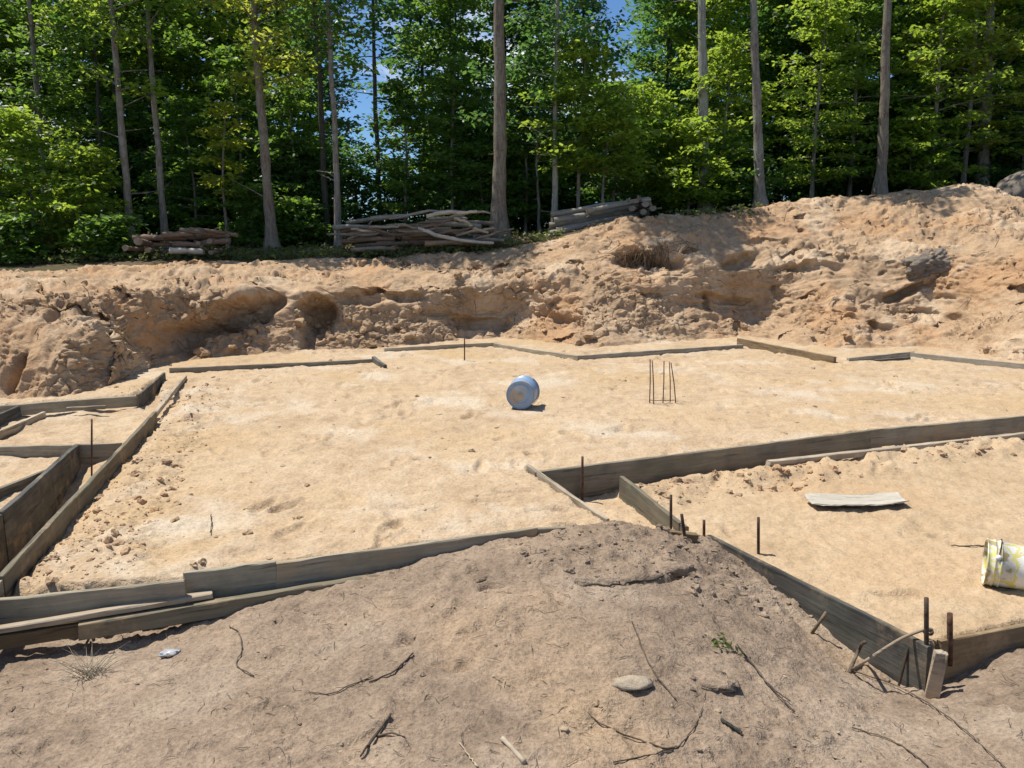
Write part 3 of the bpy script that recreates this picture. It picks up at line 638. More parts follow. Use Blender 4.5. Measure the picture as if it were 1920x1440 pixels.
# pale warped strip on the bay floor
mb = MB(); V = []; nl, nw = 26, 7; A_ = hit(1516, 950); B_ = hit(1700, 948); dv = B_ - A_; ln = np.linalg.norm(dv); dx_ = dv / ln; pw = np.array([-dx_[1], dx_[0], 0])
for side in (1, 0):
    for i in range(nl):
        for j in range(nw):
            q = i / (nl - 1); p_ = j / (nw - 1) - .5; wid = .25 * (1 - .35 * max(0, q - .72) / .28) * (.75 + .25 * min(1, q / .15))
            hh = .014 + .026 * abs(q - .55) ** 1.2 * 1.6 + .018 * (2 * p_) ** 2 + .005 * math.sin(q * 6 + p_ * 2)
            V.append(A_ + dv * q + pw * (p_ * wid + .05 * q) + np.array([0, 0, hh + (.008 if side else 0)]) + rng.normal(0, .0015, 3))
Fs = []
for i in range(nl - 1):
    for j in range(nw - 1):
        a0 = i * nw + j; q4 = (a0, a0 + nw, a0 + nw + 1, a0 + 1); Fs.append(q4); Fs.append(tuple(k + nl * nw for k in q4[::-1]))
K = nl * nw
for i in range(nl - 1):
    for j in (0, nw - 1):
        a0 = i * nw + j; Fs.append((a0, a0 + nw, a0 + nw + K, a0 + K))
for j in range(nw - 1):
    for i in (0, nl - 1):
        a0 = i * nw + j; Fs.append((a0, a0 + 1, a0 + 1 + K, a0 + K))
c_ = A_.copy(); mb.add(np.array(V) - c_, Fs); M['pale_strip'] = wood('pale_strip_mat', (.44, .40, .33), (.58, .54, .46), (.68, .64, .56), (.42, .34, .24), .35)
tag(link('bark_strip', mb.mesh('bark_strip', M['pale_strip']), loc=c_), 'pale curled strip of bark lying in the sunken bay', 'bark')

# ------------------------------------------------------------------ lumps, stones, clods
def ico():
    import bmesh
    bm = bmesh.new(); bmesh.ops.create_icosphere(bm, subdivisions=1, radius=1); V = np.array([v.co[:] for v in bm.verts]); Fc = np.array([[v.index for v in f.verts] for f in bm.faces]); bm.free(); return V, Fc
def ico3(n):
    import bmesh
    bm = bmesh.new(); bmesh.ops.create_icosphere(bm, subdivisions=n, radius=1); V = np.array([v.co[:] for v in bm.verts]); Fc = np.array([[v.index for v in f.verts] for f in bm.faces]); bm.free(); return V, Fc
IV1, IF1 = ico()
def clods(name, pts, sizes, m, flat=.7, sub=None):
    pts = np.asarray(pts); sizes = np.asarray(sizes); big = sizes > .022
    if sub is None:
        if big.any(): clods(name, pts[big], sizes[big], m, flat, 1)
        if (~big).any(): clods(name, pts[~big], sizes[~big], m, flat, 0)
        return
    IV, IF = (IV1, IF1) if sub == 0 else (IV2, IF2)
    n = len(pts); V = np.repeat(IV[None], n, 0)
    if sub: V = V * (1 + .85 * fbm((V + rng.uniform(0, 50, (n, 1, 3))).reshape(-1, 3), .8, 3, .75, 90).reshape(n, -1, 1))
    else: V = V * (1 + rng.uniform(-.3, .3, (n, len(IV), 1)))
    V *= (np.asarray(sizes)[:, None] * np.stack([rng.uniform(.7, 1.3, n), rng.uniform(.7, 1.3, n), rng.uniform(.5, .9, n) * flat / .7], 1))[:, None, :]
    a_ = rng.uniform(0, 6.28, n); c, s_ = np.cos(a_)[:, None], np.sin(a_)[:, None]
    V = np.stack([V[..., 0] * c - V[..., 1] * s_, V[..., 0] * s_ + V[..., 1] * c, V[..., 2]], -1) + np.asarray(pts)[:, None, :]
    Fq = (IF[None] + (np.arange(n) * len(IV))[:, None, None]).reshape(-1, 3)
    return tag(link(name, mesh_np(name, V.reshape(-1, 3), Fq, m, False)), kind='stuff')
IV2, IF2 = ico3(2)
def near(poly_idx, n, mask):
    ii = np.flatnonzero(mask); return ii[rng.randint(0, len(ii), n)]
# clods over the bank face, more on the mound
wgt = (inface > .6) & (vrow < nf + 6) & (vrow > 14)
ib = near(None, 13000, wgt); keep = rough[ib] > rng.uniform(0, 1, 13000) * .9; ib = ib[keep]; sz = np.minimum(.010 * rng.pareto(1.9, len(ib)) + .006, .10)
clods('bank_clods', bank[ib] + [0, -.005, .004], sz, M['bank'])
mR = (dR < -.03) & (dO < .75) & (y > 3); ib = near(None, 900, mR); clods('bay_clods', GV[ib], np.minimum(.008 * rng.pareto(2.0, 900) + .005, .045), M['bank'])
mA = (dA < .6) & (y < 9.5) & (dF > .05) & (dL > .03) & (dLT > .02); ib = near(None, 900, mA); clods('pad_clods', GV[ib], np.minimum(.006 * rng.pareto(2.2, 900) + .005, .032), M['bank'])
mP = (dF > .05) & (dR > .05) & (dL > .05) & (y < 13.4) & (y > 3); ib = near(None, 2200, mP); clods('pad_grit', GV[ib] - [0, 0, .002], np.minimum(.005 * rng.pareto(2.2, 2200) + .003, .03), M['bay_sand'])
mF = (dF < -.02) & (y > 1.7) & (np.abs(x) < 3.2); ib = near(None, 5200, mF); clods('soil_crumbs', GV[ib] - [0, 0, .002], np.minimum(.0030 * rng.pareto(2.4, 5200) + .003, .022), M['topsoil'], .5)
ib = near(None, 350, mF); clods('soil_pebbles', GV[ib], np.minimum(.003 * rng.pareto(2.4, 350) + .003, .015), M['pebble'])
mM = mF & (mound > .25); ib = near(None, 420, mM); clods('mound_clods', GV[ib], np.minimum(.006 * rng.pareto(2.2, 420) + .004, .03), M['topsoil'])
B3, F3 = ico3(3)
def lump_obj(name, label, cat, c, size, m, amp=.18, rotz=0, sc=.9, seed=0):
    V = B3 * (1 + amp * fbm(B3 + seed * 3.1, sc, 4, .5, 80 + seed))[:, None] * np.asarray(size)
    return tag(link(name, mesh_np(name, V, F3, M[m]), loc=c, rot=(0, 0, rotz)), label, cat)
M['root'] = wood('root_mat', (.07, .045, .03), (.13, .09, .06), (.22, .16, .11))
M['stone'] = earth('stone_mat', (.24, .19, .13), (.40, .33, .24), (.50, .43, .33), (.32, .25, .17), .6, 5, .5)
M['clod_grey'] = earth('grey_clod_mat', (.12, .10, .08), (.22, .185, .15), (.32, .28, .23), (.2, .16, .12), .5, 2, 1.0)
lump_obj('flat_stone', 'pale flat oval stone lying on the brown soil', 'stone', hit(1185, 1286) + [0, 0, .012], (.080, .045, .020), 'stone', .42, R(8), .55, 1)
B5, F5 = ico3(5)
V = B5 * (1 + .55 * fbm(B5, .9, 2, .5, 81) + .32 * fbm(B5, .35, 4, .7, 82))[:, None] * [.50, .36, .27]
tag(link('earth_clod', mesh_np('earth_clod', V, F5, M['clod_grey']), loc=hit(1742, 500) + [.06, .12, .02], rot=(0, R(-14), .2)), 'wide dark earthy clump with hanging clods jutting from the sandy bank', 'clod')
mb = MB(); c0 = hit(1216, 466)
for k in range(170):
    px_ = 1216 + rng.normal(0, 38); top = hit(px_, 466 + 12 * math.sin((px_ - 1130) / 30) + rng.normal(0, 9)) + [0, -.02, 0]; l_ = rng.uniform(.06, .7) * math.exp(-((px_ - 1217) / 75) ** 2)
    dx_ = rng.normal(0, .22); V, Fs = tube([top - c0, top + np.array([dx_ * .4 + rng.normal(0, .02), -.05 - rng.uniform(0, .08), -l_ * .5]) - c0, top + np.array([dx_, .03 - rng.uniform(0, .1), -l_]) - c0], [.007, .005, .002], 4, cap=False); mb.add(V, Fs)
tag(link('hanging_roots', mb.mesh('hanging_roots', M['root']), loc=c0), kind='stuff')
lump_obj('earth_clod', 'crumbly dark clod beside the hole in the brown soil', 'clod', hit(900, 1088) + [0, 0, .0], (.06, .045, .03), 'topsoil', .6, .4, .45, 3)
lump_obj('bark_clod', 'flaky dark clod near the pale flat stone', 'clod', hit(1320, 1272) + [0, 0, -.006], (.14, .08, .020), 'topsoil', .6, R(-25), .4, 4)
lump_obj('earth_clod', 'broad dark clod under the open crack on the mound', 'clod', hit(1255, 1064) + [0, 0, -.01], (.12, .06, .035), 'topsoil', .6, .1, .4, 5)
M['clear'] = plastic('crumpled_plastic_mat', [(.35, (.30, .31, .32)), (.65, (.50, .51, .52))], 40, .6, rough=.25)
lump_obj('plastic_scrap', 'crumpled scrap of clear plastic on the soil below the front boards', 'litter', hit(318, 1228) + [0, 0, .01], (.045, .03, .013), 'clear', .7, .2, .35, 6)
lump_obj('far_heap', None, None, D(1945, 372, 19.3), (1.0, .8, .75), 'clod_grey', .2, 0, .8, 7)['kind'] = 'structure'

# ------------------------------------------------------------------ sticks and roots in the front soil
def litter(name, label, cat, px, r, m, lift=.006, jit=.0015, rad=None, sub=4):
    if len(px) > 2: px = [tuple(np.array(a_) * (1 - q) + np.array(b_) * q) for a_, b_ in zip(px[:-1], px[1:]) for q in (0, .34, .67)] + [px[-1]]; sub = 2
    return strand(name, label, cat, [hit(*p) + [0, 0, lift + .002] for p in px], r, m, jit=jit, rad=rad, sub=sub)
litter('wood_chip', 'pale split wood chip at the bottom of the brown soil', 'chip', [(942, 1388), (985, 1432)], .010, 'pale_wood', .006, sub=5, jit=.002)
o = litter('forked_stick', 'dark forked stick with pale peeled side on the soil', 'stick', [(675, 1422), (700, 1390), (733, 1344)], .007, 'twig', .010, rad=[.003, .006, .004])
bpt = hit(712, 1378); mb = MB(); V, Fs = tube([hit(706, 1384) - np.array(o.location) + [0, 0, .008], hit(735, 1380) - np.array(o.location) + [0, 0, .014], hit(760, 1384) - np.array(o.location) + [0, 0, .004]], [.005, .004, .002], 6); mb.add(V, Fs); link('side_shoot', mb.mesh('side_shoot', M['twig']), o)
litter('curved_root', 'long curved root looping across the soil below the pale stone', 'root', [(1100, 1338), (1130, 1362), (1190, 1388), (1250, 1406), (1275, 1402), (1300, 1370), (1318, 1330)], .004, 'twig', .004, rad=[.0015, .003, .0036, .003, .002, .0015])
litter('curved_root', 'low dark root trailing from the looped root to the picture edge', 'root', [(1262, 1406), (1210, 1420), (1150, 1432)], .0026, 'twig', .002)
litter('thin_twig', 'long thin twig arching from the dug hole to the lower corner', 'twig', [(1600, 1262), (1680, 1288), (1740, 1322), (1790, 1358), (1830, 1392), (1890, 1450)], .004, 'twig', .010, rad=[.0032, .003, .0024, .0016])
litter('thin_twig', 'dark curved twig lying alone near the bottom edge', 'twig', [(1597, 1367), (1645, 1380), (1690, 1398), (1740, 1440)], .003, 'twig', .004)
litter('dark_stick', 'short black stick on the soil below the flaky clod', 'stick', [(1352, 1352), (1370, 1364), (1390, 1378)], .007, 'bark_dark', .006)
litter('thin_twig', 'straight twig pointing from the mound towards the pale stone', 'twig', [(1185, 1168), (1205, 1222), (1228, 1268), (1268, 1315)], .003, 'twig', .006)
litter('thin_twig', 'wiry twig beside the green weed bending down the slope', 'twig', [(1380, 1212), (1420, 1262), (1455, 1305), (1490, 1340)], .003, 'twig', .010)
litter('thin_twig', 'second wiry twig crossing the slope under the weed', 'twig', [(1400, 1235), (1440, 1290), (1480, 1320)], .003, 'twig', .012)
litter('hooked_root', 'hooked dark rootlet in the soil under the loose batten', 'root', [(430, 1176), (450, 1188), (455, 1222), (440, 1250), (476, 1270)], .0028, 'twig', .005)
litter('thin_twig', 'thin broken twig slanting across the middle of the soil', 'twig', [(692, 1282), (740, 1262), (775, 1228)], .0035, 'twig', .006)
litter('thin_twig', 'faint twig curving up the slope beside the broken twig', 'twig', [(580, 1300), (620, 1305), (660, 1285), (700, 1270)], .0025, 'twig', .004)
litter('pale_straw', 'pale dry straw lying near the bottom of the soil', 'straw', [(862, 1395), (880, 1420), (896, 1440)], .003, 'pale_twig', .004)
litter('leaning_stick', 'pale stick leaning against the low batten', 'stick', [(160, 1222), (172, 1195), (176, 1165), (172, 1128)], .006, 'pale_twig', .02)
litter('crack_shade', 'jagged black strand standing for the shade inside the crack in the mound', 'root', [(1090, 1098), (1140, 1100), (1190, 1092), (1240, 1082), (1292, 1066)], .005, 'bark_dark', .0, jit=.006)  # black strand laid along the crack to paint in its shade
litter('thin_twig', 'small upright dead twig standing in the pad sand', 'twig', [(394, 1003), (397, 985), (396, 968)], .003, 'twig', .01)
litter('thin_twig', 'fine root lying beside the yellow bucket', 'twig', [(1785, 1025), (1815, 1026), (1846, 1025)], .004, 'twig', .006)
mb = MB()
ibr = near(None, 260, (inface > .7) & (vrow > 30) & (vrow < nf - 10))
for j in ibr:
    p_ = bank[j] + nn[j] * .02 if nn[j][1] < 0 else bank[j] - nn[j] * .02; l_ = rng.uniform(.08, .35); d_ = np.array([rng.normal(0, .6), -.25, rng.normal(-.5, .6)]); d_ = d_ / np.linalg.norm(d_) * l_
    V, Fs = tube([p_, p_ + d_ * .5 + rng.normal(0, .03, 3), p_ + d_ + rng.normal(0, .03, 3)], [.006, .005, .002], 4, cap=False); mb.add(V, Fs)
tag(link('bank_roots', mb.mesh('bank_roots', M['twig'])), kind='stuff')
# countless small bits of dry root and straw in the soil, one mass
mb = MB()
for k in range(1300):
    j = near(None, 1, mF)[0]; p_ = GV[j]; a_ = rng.uniform(0, 6.28); l_ = rng.uniform(.015, .09) * (2.2 if k % 14 == 0 else 1); d_ = np.array([math.cos(a_), math.sin(a_), 0]); bnd = np.array([-d_[1], d_[0], 0]) * rng.uniform(-.25, .25) * l_
    V, Fs = tube([p_ + [0, 0, .003], p_ + d_ * l_ * .5 + bnd + [0, 0, .008], p_ + d_ * l_ + [0, 0, .001]], [.0008, .0013, .0005], 4, cap=False); mb.add(V, Fs)
tag(link('root_litter', mb.mesh('root_litter', M['twig'])), kind='stuff')

# ------------------------------------------------------------------ foliage
def leaves(cent, size, rg, tilt=.55, droop=.25):
    n = len(cent); yaw = rg.uniform(0, 6.283, n); sz = size * rg.uniform(.6, 1.25, n)
    nx, ny = rg.normal(0, tilt, n), rg.normal(0, tilt, n); nrm = np.stack([nx, ny, np.ones(n)], 1); nrm /= np.linalg.norm(nrm, axis=1)[:, None]
    d = np.stack([np.cos(yaw), np.sin(yaw), np.zeros(n) - droop], 1); d -= nrm * (d * nrm).sum(1)[:, None]; d /= np.linalg.norm(d, axis=1)[:, None]
    wv_ = np.cross(nrm, d); hw = sz * .30
    V = np.stack([cent, cent + d * (sz * .45)[:, None] + wv_ * hw[:, None], cent + d * sz[:, None] - nrm * (sz * .08)[:, None], cent + d * (sz * .45)[:, None] - wv_ * hw[:, None]], 1)
    return V.reshape(-1, 3)
def leaf_mesh(name, V, m):
    Fq = np.arange(len(V)).reshape(-1, 4); return mesh_np(name, V, Fq, m, False)
def tree_parts(seed, stubs=0, **kw_): return _tree_parts(seed, stubs, **kw_)
def _tree_parts(seed, stubs, h, r, c0_, nb, lmax, lmin, nspray, nleaf, size, lean=(0, 0), elev=(.1, .6), spray=.38, trunk_bend=.10, flat=.10, shape=1.0, sides=9, gaps=0.0):
    """trunk mesh builder + leaf vertices. c0_ = where the crown starts (fraction of h)"""
    rg = np.random.RandomState(seed); tz = np.linspace(0, 1, 12)
    bx_ = lean[0] * tz + trunk_bend * np.sin(tz * rg.uniform(2, 5) + rg.uniform(0, 6)) * tz; by_ = lean[1] * tz + trunk_bend * np.sin(tz * rg.uniform(2, 5) + rg.uniform(0, 6)) * tz
    tp = np.stack([bx_, by_, tz * h], 1); tr = r * (1 - .72 * tz) * (1 + .35 * np.exp(-tz * 30)); tr[-1] = .008
    tp = np.concatenate([[[0, 0, -.3]], tp]); tr = np.concatenate([[r * 1.4], tr])
    if stubs:                                                        # finer, slightly crooked bole with dead stubs and thin bare limbs
        tz2 = np.linspace(0, 1, 30); kk = rg.uniform(0, 6, 4); tp = np.stack([np.interp(tz2 * h, tp[1:, 2], tp[1:, 0]) + .010 * np.sin(tz2 * 17 + kk[0]) + .006 * np.sin(tz2 * 37 + kk[1]), np.interp(tz2 * h, tp[1:, 2], tp[1:, 1]) + .012 * np.sin(tz2 * 15 + kk[2]), tz2 * h], 1)
        tr = np.interp(tz2, tz, tr[1:]) * (1 + rg.uniform(-.06, .06, 30)) * (1 + .4 * np.exp(-tz2 * 60)); tp = np.concatenate([[[0, 0, -.3]], tp]); tr = np.concatenate([[r * 1.5], tr])
    mb = MB(); V, Fs = tube(tp, tr, sides, cap=False, wob=.09 if stubs else .05, rng=rg); mb.add(V, Fs); C = []
    for k in range(stubs):
        zz = rg.uniform(.12, .72) * h; a_ = rg.uniform(0, 6.28); b0 = np.array([np.interp(zz, tp[:, 2], tp[:, 0]), np.interp(zz, tp[:, 2], tp[:, 1]), zz]); ln_ = rg.choice([.12, .2, .5, .9, 1.3]) * rg.uniform(.7, 1.2)
        d_ = np.array([math.cos(a_), math.sin(a_), rg.uniform(-.1, .55)]); V, Fs = tube([b0, b0 + d_ * ln_ * .5 + rg.normal(0, .03, 3), b0 + d_ * ln_ + rg.normal(0, .06, 3)], [.016, .011, .004], 5, cap=False); mb.add(V, Fs)
    for k in range(nb):
        q = c0_ + (1 - c0_) * (k + rg.uniform(0, 1)) / nb; b0 = np.array([np.interp(q * h, tp[:, 2], tp[:, 0]), np.interp(q * h, tp[:, 2], tp[:, 1]), q * h])
        u = (q - c0_) / (1 - c0_); ln_ = (lmin + (lmax - lmin) * (1 - abs(u - .35) ** shape / .75)) * rg.uniform(.6, 1.15); ln_ = max(ln_, .35)
        if rg.uniform() < gaps: continue
        a_ = k * 2.4 + rg.uniform(-.5, .5); el = rg.uniform(*elev)
        dirv = np.array([math.cos(a_) * math.cos(el), math.sin(a_) * math.cos(el), math.sin(el)])
        ts = np.linspace(0, 1, 5); pts = b0 + dirv * ln_ * ts[:, None]; pts[:, 2] += -.12 * ln_ * ts ** 2; pts[:, :2] += rg.normal(0, .03, (5, 2)) * ts[:, None] * ln_
        rb = np.interp(b0[2], tp[:, 2], tr) * .38; rb = min(max(rb, .008), .05)
        V, Fs = tube(pts, rb * (1 - .85 * ts), 5, cap=False); mb.add(V, Fs)
        for sidx in range(nspray):
            t_ = .22 + .78 * (sidx + rg.uniform(0, 1)) / nspray; c = np.array([np.interp(t_, ts, pts[:, i]) for i in range(3)]); n_ = int(nleaf * rg.uniform(.5, 1.4))
            side = np.array([-dirv[1], dirv[0], 0]); c = c + side * rg.uniform(-1, 1) * spray * (1.1 - t_ * .5)
            rr = spray * np.sqrt(rg.uniform(0, 1, n_)) ; aa = rg.uniform(0, 6.283, n_); tl = rg.normal(0, .18, 2)
            off = np.stack([rr * np.cos(aa), rr * np.sin(aa), rg.normal(0, flat, n_)], 1); off[:, 2] += off[:, 0] * tl[0] + off[:, 1] * tl[1] - .25 * rr * rr
            C.append(c + off)
    C = np.concatenate(C); return mb, leaves(C, size, rg)
def tree(name, label, cat, loc, seed, bark_, leaf_, group=None, rotz=0, **kw):
    e_ = link(name, None, loc=loc, rot=(0, 0, rotz)); tag(e_, label, cat, group)
    mb, LV = tree_parts(seed, **kw)
    tr = link('trunk', mb.mesh('trunk', M[bark_]), e_); cw = link('crown', leaf_mesh('crown', LV, M[leaf_]), e_)
    return e_
def dup(src, loc, rotz, sc, label=None, group=None):
    e_ = src.copy(); COL.objects.link(e_); e_.location = loc; e_.rotation_euler = (0, 0, rotz); e_.scale = (sc, sc, sc)
    if label: e_['label'] = label
    if group: e_['group'] = group
    for ch in src.children: c = ch.copy(); COL.objects.link(c); c.parent = e_
    return e_
def at(px, y_, dz=0.0):
    xx = D(px, 400, y_)[0]; return np.array([xx, y_, drop(xx, y_) + dz])

# single trunks along the edge of the wood: (px at base, px at top of picture, y, radius, bark, height, crown start, label)
edge = [
 (241, 208, 18.9, .095, 'bark', 10.0, .36, 'bark', 'leaf_bright', 'slim grey tree rising behind the end of the short log pile'),
 (306, 276, 19.6, .085, 'bark', 10.0, .42, 'bark', 'leaf_mid', 'thin grey tree directly behind the middle of the short log pile'),
 (508, 476, 18.8, .125, 'bark_brown', 10.0, .36, 'bark', 'leaf_yellow', 'straight brown tree standing between the two lower log piles'),
 (634, 614, 19.0, .080, 'bark', 10.0, .42, 'bark', 'leaf_mid', 'slender pale tree at the tip of the long log pile'),
 (611, 590, 21.0, .09, 'bark_dark', 10.5, .5, 'bark', 'leaf_dark', 'dark thin tree close behind the slender pale tree'),
 (936, 936, 18.6, .18, 'bark_brown', 10.5, .62, 'bark', 'leaf_mid', 'thickest straight trunk, bare, standing between the long and the stacked logs'),
 (1040, 1043, 19.2, .075, 'bark_pale', 9.0, .45, 'bark', 'leaf_dark', 'thin pale tree at the foot of the stacked grey logs'),
 (1322, 1318, 21.0, .155, 'bark_pale', 10.5, .62, 'bark', 'leaf_mid', 'mottled whitish trunk rising out of the leafy saplings'),
 (1426, 1411, 20.0, .125, 'bark', 10.5, .60, 'bark', 'leaf_mid', 'straight grey trunk where the forest floor meets the sandy mound'),
 (1648, 1668, 20.2, .135, 'bark_brown', 10.5, .60, 'bark', 'leaf_mid', 'leaning brown trunk rising behind the top of the sandy mound'),
 (1838, 1858, 22.5, .17, 'bark', 11.0, .3, 'bark', 'leaf_bright', 'grey trunk half hidden in bright leaves beyond the mound peak'),
 (85, 55, 20.5, .085, 'bark', 10.0, .3, 'bark', 'leaf_mid', 'grey tree among low leafy shrubs at the dark end of the wood'),
 (712, 700, 22.0, .075, 'bark_dark', 10.5, .45, 'bark', 'leaf_dark', 'dark slim trunk in front of the gap of bright sky'),
 (190, 176, 22.5, .07, 'bark_dark', 10.0, .45, 'bark', 'leaf_dark', 'dim thin trunk deep behind the slim grey tree'),
 (1012, 996, 20.3, .04, 'bark', 4.2, .5, 'bark', 'leaf_dark', 'leaning thin dead-looking sapling beside the thickest trunk'),
]
for k, (pb0, pt0, y_, r_, bk, h_, c0_, _, lf, lab) in enumerate(edge):
    p_ = at(pb0, y_); tpt = D(pt0, 0, y_); kx = (tpt[0] - p_[0]) / max(tpt[2] - p_[2], 1)
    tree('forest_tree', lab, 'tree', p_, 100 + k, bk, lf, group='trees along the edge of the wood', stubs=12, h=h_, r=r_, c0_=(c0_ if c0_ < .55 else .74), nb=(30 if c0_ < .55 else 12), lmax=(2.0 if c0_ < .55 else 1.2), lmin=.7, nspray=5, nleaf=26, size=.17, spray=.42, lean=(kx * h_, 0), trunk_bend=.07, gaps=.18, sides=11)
# leafy saplings and shrubs in front of the wood
shr = [
 (60, 18.9, 3.4, 'leaf_bright', 1.5, .10, 40, 'bright layered sapling at the dark end of the wood, before the grey tree'),
 (-60, 18.3, 2.6, 'leaf_bright', 1.3, .08, 36, 'bushy bright sapling at the edge of the picture below the grey tree'),
 (150, 18.5, 2.6, 'leaf_bright', 1.25, .08, 36, 'low spreading sapling with sunny tiers beside the short log pile'),
 (30, 17.6, 1.1, 'leaf_mid', .8, .05, 22, 'knee high shrub at the edge of the dug bank'),
 (190, 17.8, 1.0, 'leaf_mid', .7, .05, 20, 'small shrub touching the slim grey tree beside the short log pile'),
 (1085, 19.2, 4.3, 'leaf_bright', 1.7, .30, 34, 'beech sapling with flat sunny tiers above the stacked grey logs'),
 (1150, 20.8, 3.6, 'leaf_mid', 1.4, .2, 34, 'green sapling leaning over the end of the stacked logs'),
 (1290, 20.3, 2.4, 'leaf_bright', 1.3, .12, 36, 'leafy young beech at the foot of the mottled whitish trunk'),
 (1350, 21.5, 4.6, 'leaf_bright', 1.6, .3, 34, 'taller young beech wrapping the mottled whitish trunk'),
 (1380, 20.8, 1.7, 'leaf_mid', .9, .1, 26, 'low shrub between whitish and grey trunks above the mound'),
 (1520, 21.4, 5.6, 'leaf_bright', 1.8, .1, 46, 'dense green young tree between the grey and the leaning trunk'),
 (1590, 22.2, 6.0, 'leaf_mid', 1.9, .1, 46, 'tall bushy young tree just before the leaning brown trunk'),
 (1740, 21.6, 6.4, 'leaf_bright', 2.0, .1, 48, 'bright beech with drooping tiers between leaning trunk and mound peak'),
 (1800, 22.4, 8.0, 'leaf_yellow', 2.1, .15, 52, 'tall yellow green beech behind the mound peak'),
 (1910, 22.2, 6.6, 'leaf_bright', 2.0, .1, 48, 'bright leafy beech at the picture edge beyond the grey heap'),
 (1700, 21.4, 2.2, 'leaf_bright', 1.2, .06, 30, 'low sunny shrub on top of the sandy mound beside the leaning trunk'),
 (470, 19.8, 1.5, 'leaf_mid', .8, .08, 22, 'small shrub in shade beside the straight brown tree'),
 (425, 19.5, 3.6, 'leaf_yellow', .55, .35, 11, 'spindly yellow green sapling by the end of the short log pile'),
 (560, 20.2, 1.2, 'leaf_mid', .8, .06, 20, 'low undergrowth shrub before the dark thin tree'),
 (760, 21.4, 4.2, 'leaf_mid', 1.5, .12, 38, 'dim layered sapling behind the wide log pile'),
 (905, 20.6, 2.4, 'leaf_mid', 1.1, .1, 28, 'low leafy shrub at the foot of the thickest trunk behind the wide pile'),
 (985, 20.9, 3.6, 'leaf_mid', 1.3, .12, 34, 'green sapling in the gap between thickest and thin pale trunks'),
 (1215, 20.9, 3.4, 'leaf_bright', 1.3, .12, 34, 'sunlit beech sapling above the upper end of the sloping stack'),
 (365, 21.2, 3.8, 'leaf_mid', 1.5, .1, 38, 'dim sapling behind the short log pile past the thin grey tree'),
 (560, 21.6, 4.4, 'leaf_mid', 1.5, .12, 38, 'dim sapling between the straight brown and slender pale trees'),
 (455, 22.0, 5.2, 'leaf_mid', 1.6, .15, 40, 'tall green sapling behind the spindly yellow green one'),
 (1130, 19.0, 2.9, 'leaf_bright', 1.5, .42, 26, 'low bright beech spray spreading over the middle of the stacked grey logs'),
 (850, 21.0, 4.6, 'leaf_mid', 1.1, .25, 30, 'loose sapling with pale leaves beside the thickest trunk'),
]
for k, (px_, y_, h_, lf, lm, c0_, nb, lab) in enumerate(shr):
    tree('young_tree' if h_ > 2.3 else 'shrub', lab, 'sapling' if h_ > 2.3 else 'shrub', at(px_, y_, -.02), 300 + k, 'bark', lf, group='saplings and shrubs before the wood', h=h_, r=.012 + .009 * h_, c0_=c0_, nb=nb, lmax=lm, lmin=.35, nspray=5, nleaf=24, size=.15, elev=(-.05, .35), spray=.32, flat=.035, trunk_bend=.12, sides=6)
# the wood behind: a few kinds, copied
protos = []
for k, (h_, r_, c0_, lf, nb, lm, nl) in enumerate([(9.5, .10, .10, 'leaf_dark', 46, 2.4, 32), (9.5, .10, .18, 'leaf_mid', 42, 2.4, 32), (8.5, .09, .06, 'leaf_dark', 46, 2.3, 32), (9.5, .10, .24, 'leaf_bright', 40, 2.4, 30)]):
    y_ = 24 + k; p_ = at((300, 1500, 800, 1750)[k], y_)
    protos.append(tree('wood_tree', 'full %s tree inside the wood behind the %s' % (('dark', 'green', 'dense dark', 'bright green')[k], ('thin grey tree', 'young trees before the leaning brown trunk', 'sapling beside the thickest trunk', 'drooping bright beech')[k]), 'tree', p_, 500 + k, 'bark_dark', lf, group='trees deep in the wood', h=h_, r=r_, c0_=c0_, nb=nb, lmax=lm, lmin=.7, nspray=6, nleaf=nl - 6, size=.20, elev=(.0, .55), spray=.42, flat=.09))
rr_ = random.Random(3)
lmk = [(85, 'shrub-side grey'), (241, 'slim grey'), (306, 'thin grey'), (508, 'straight brown'), (634, 'slender pale'), (936, 'thickest'), (1040, 'thin pale'), (1322, 'mottled whitish'), (1426, 'straight grey'), (1648, 'leaning brown'), (1838, 'half-hidden grey')]
ORD = ['first', 'second', 'third', 'fourth', 'fifth', 'sixth', 'seventh', 'eighth', 'ninth', 'tenth']
seen = {}
def where(px_, row, what):
    """which gap between the trunks at the edge of the wood it is seen in, and its turn there"""
    k = sum(1 for q, _ in lmk if q < px_); key = (k, row, what); seen[key] = seen.get(key, 0) + 1; o_ = ORD[min(seen[key], 10) - 1]; rw = ('front', 'second', 'third', 'hindmost')[row]
    if k == 0: return f"{o_} {what} of the wood's {rw} row before the {lmk[0][1]} trunk"
    if k == len(lmk): return f"{o_} {what} of the wood's {rw} row past the {lmk[-1][1]} trunk"
    return f"{o_} {what} of the wood's {rw} row between {lmk[k - 1][1]} and {lmk[k][1]} trunks"
gapsky = [(678, 280, 40), (1180, 50, 45)]
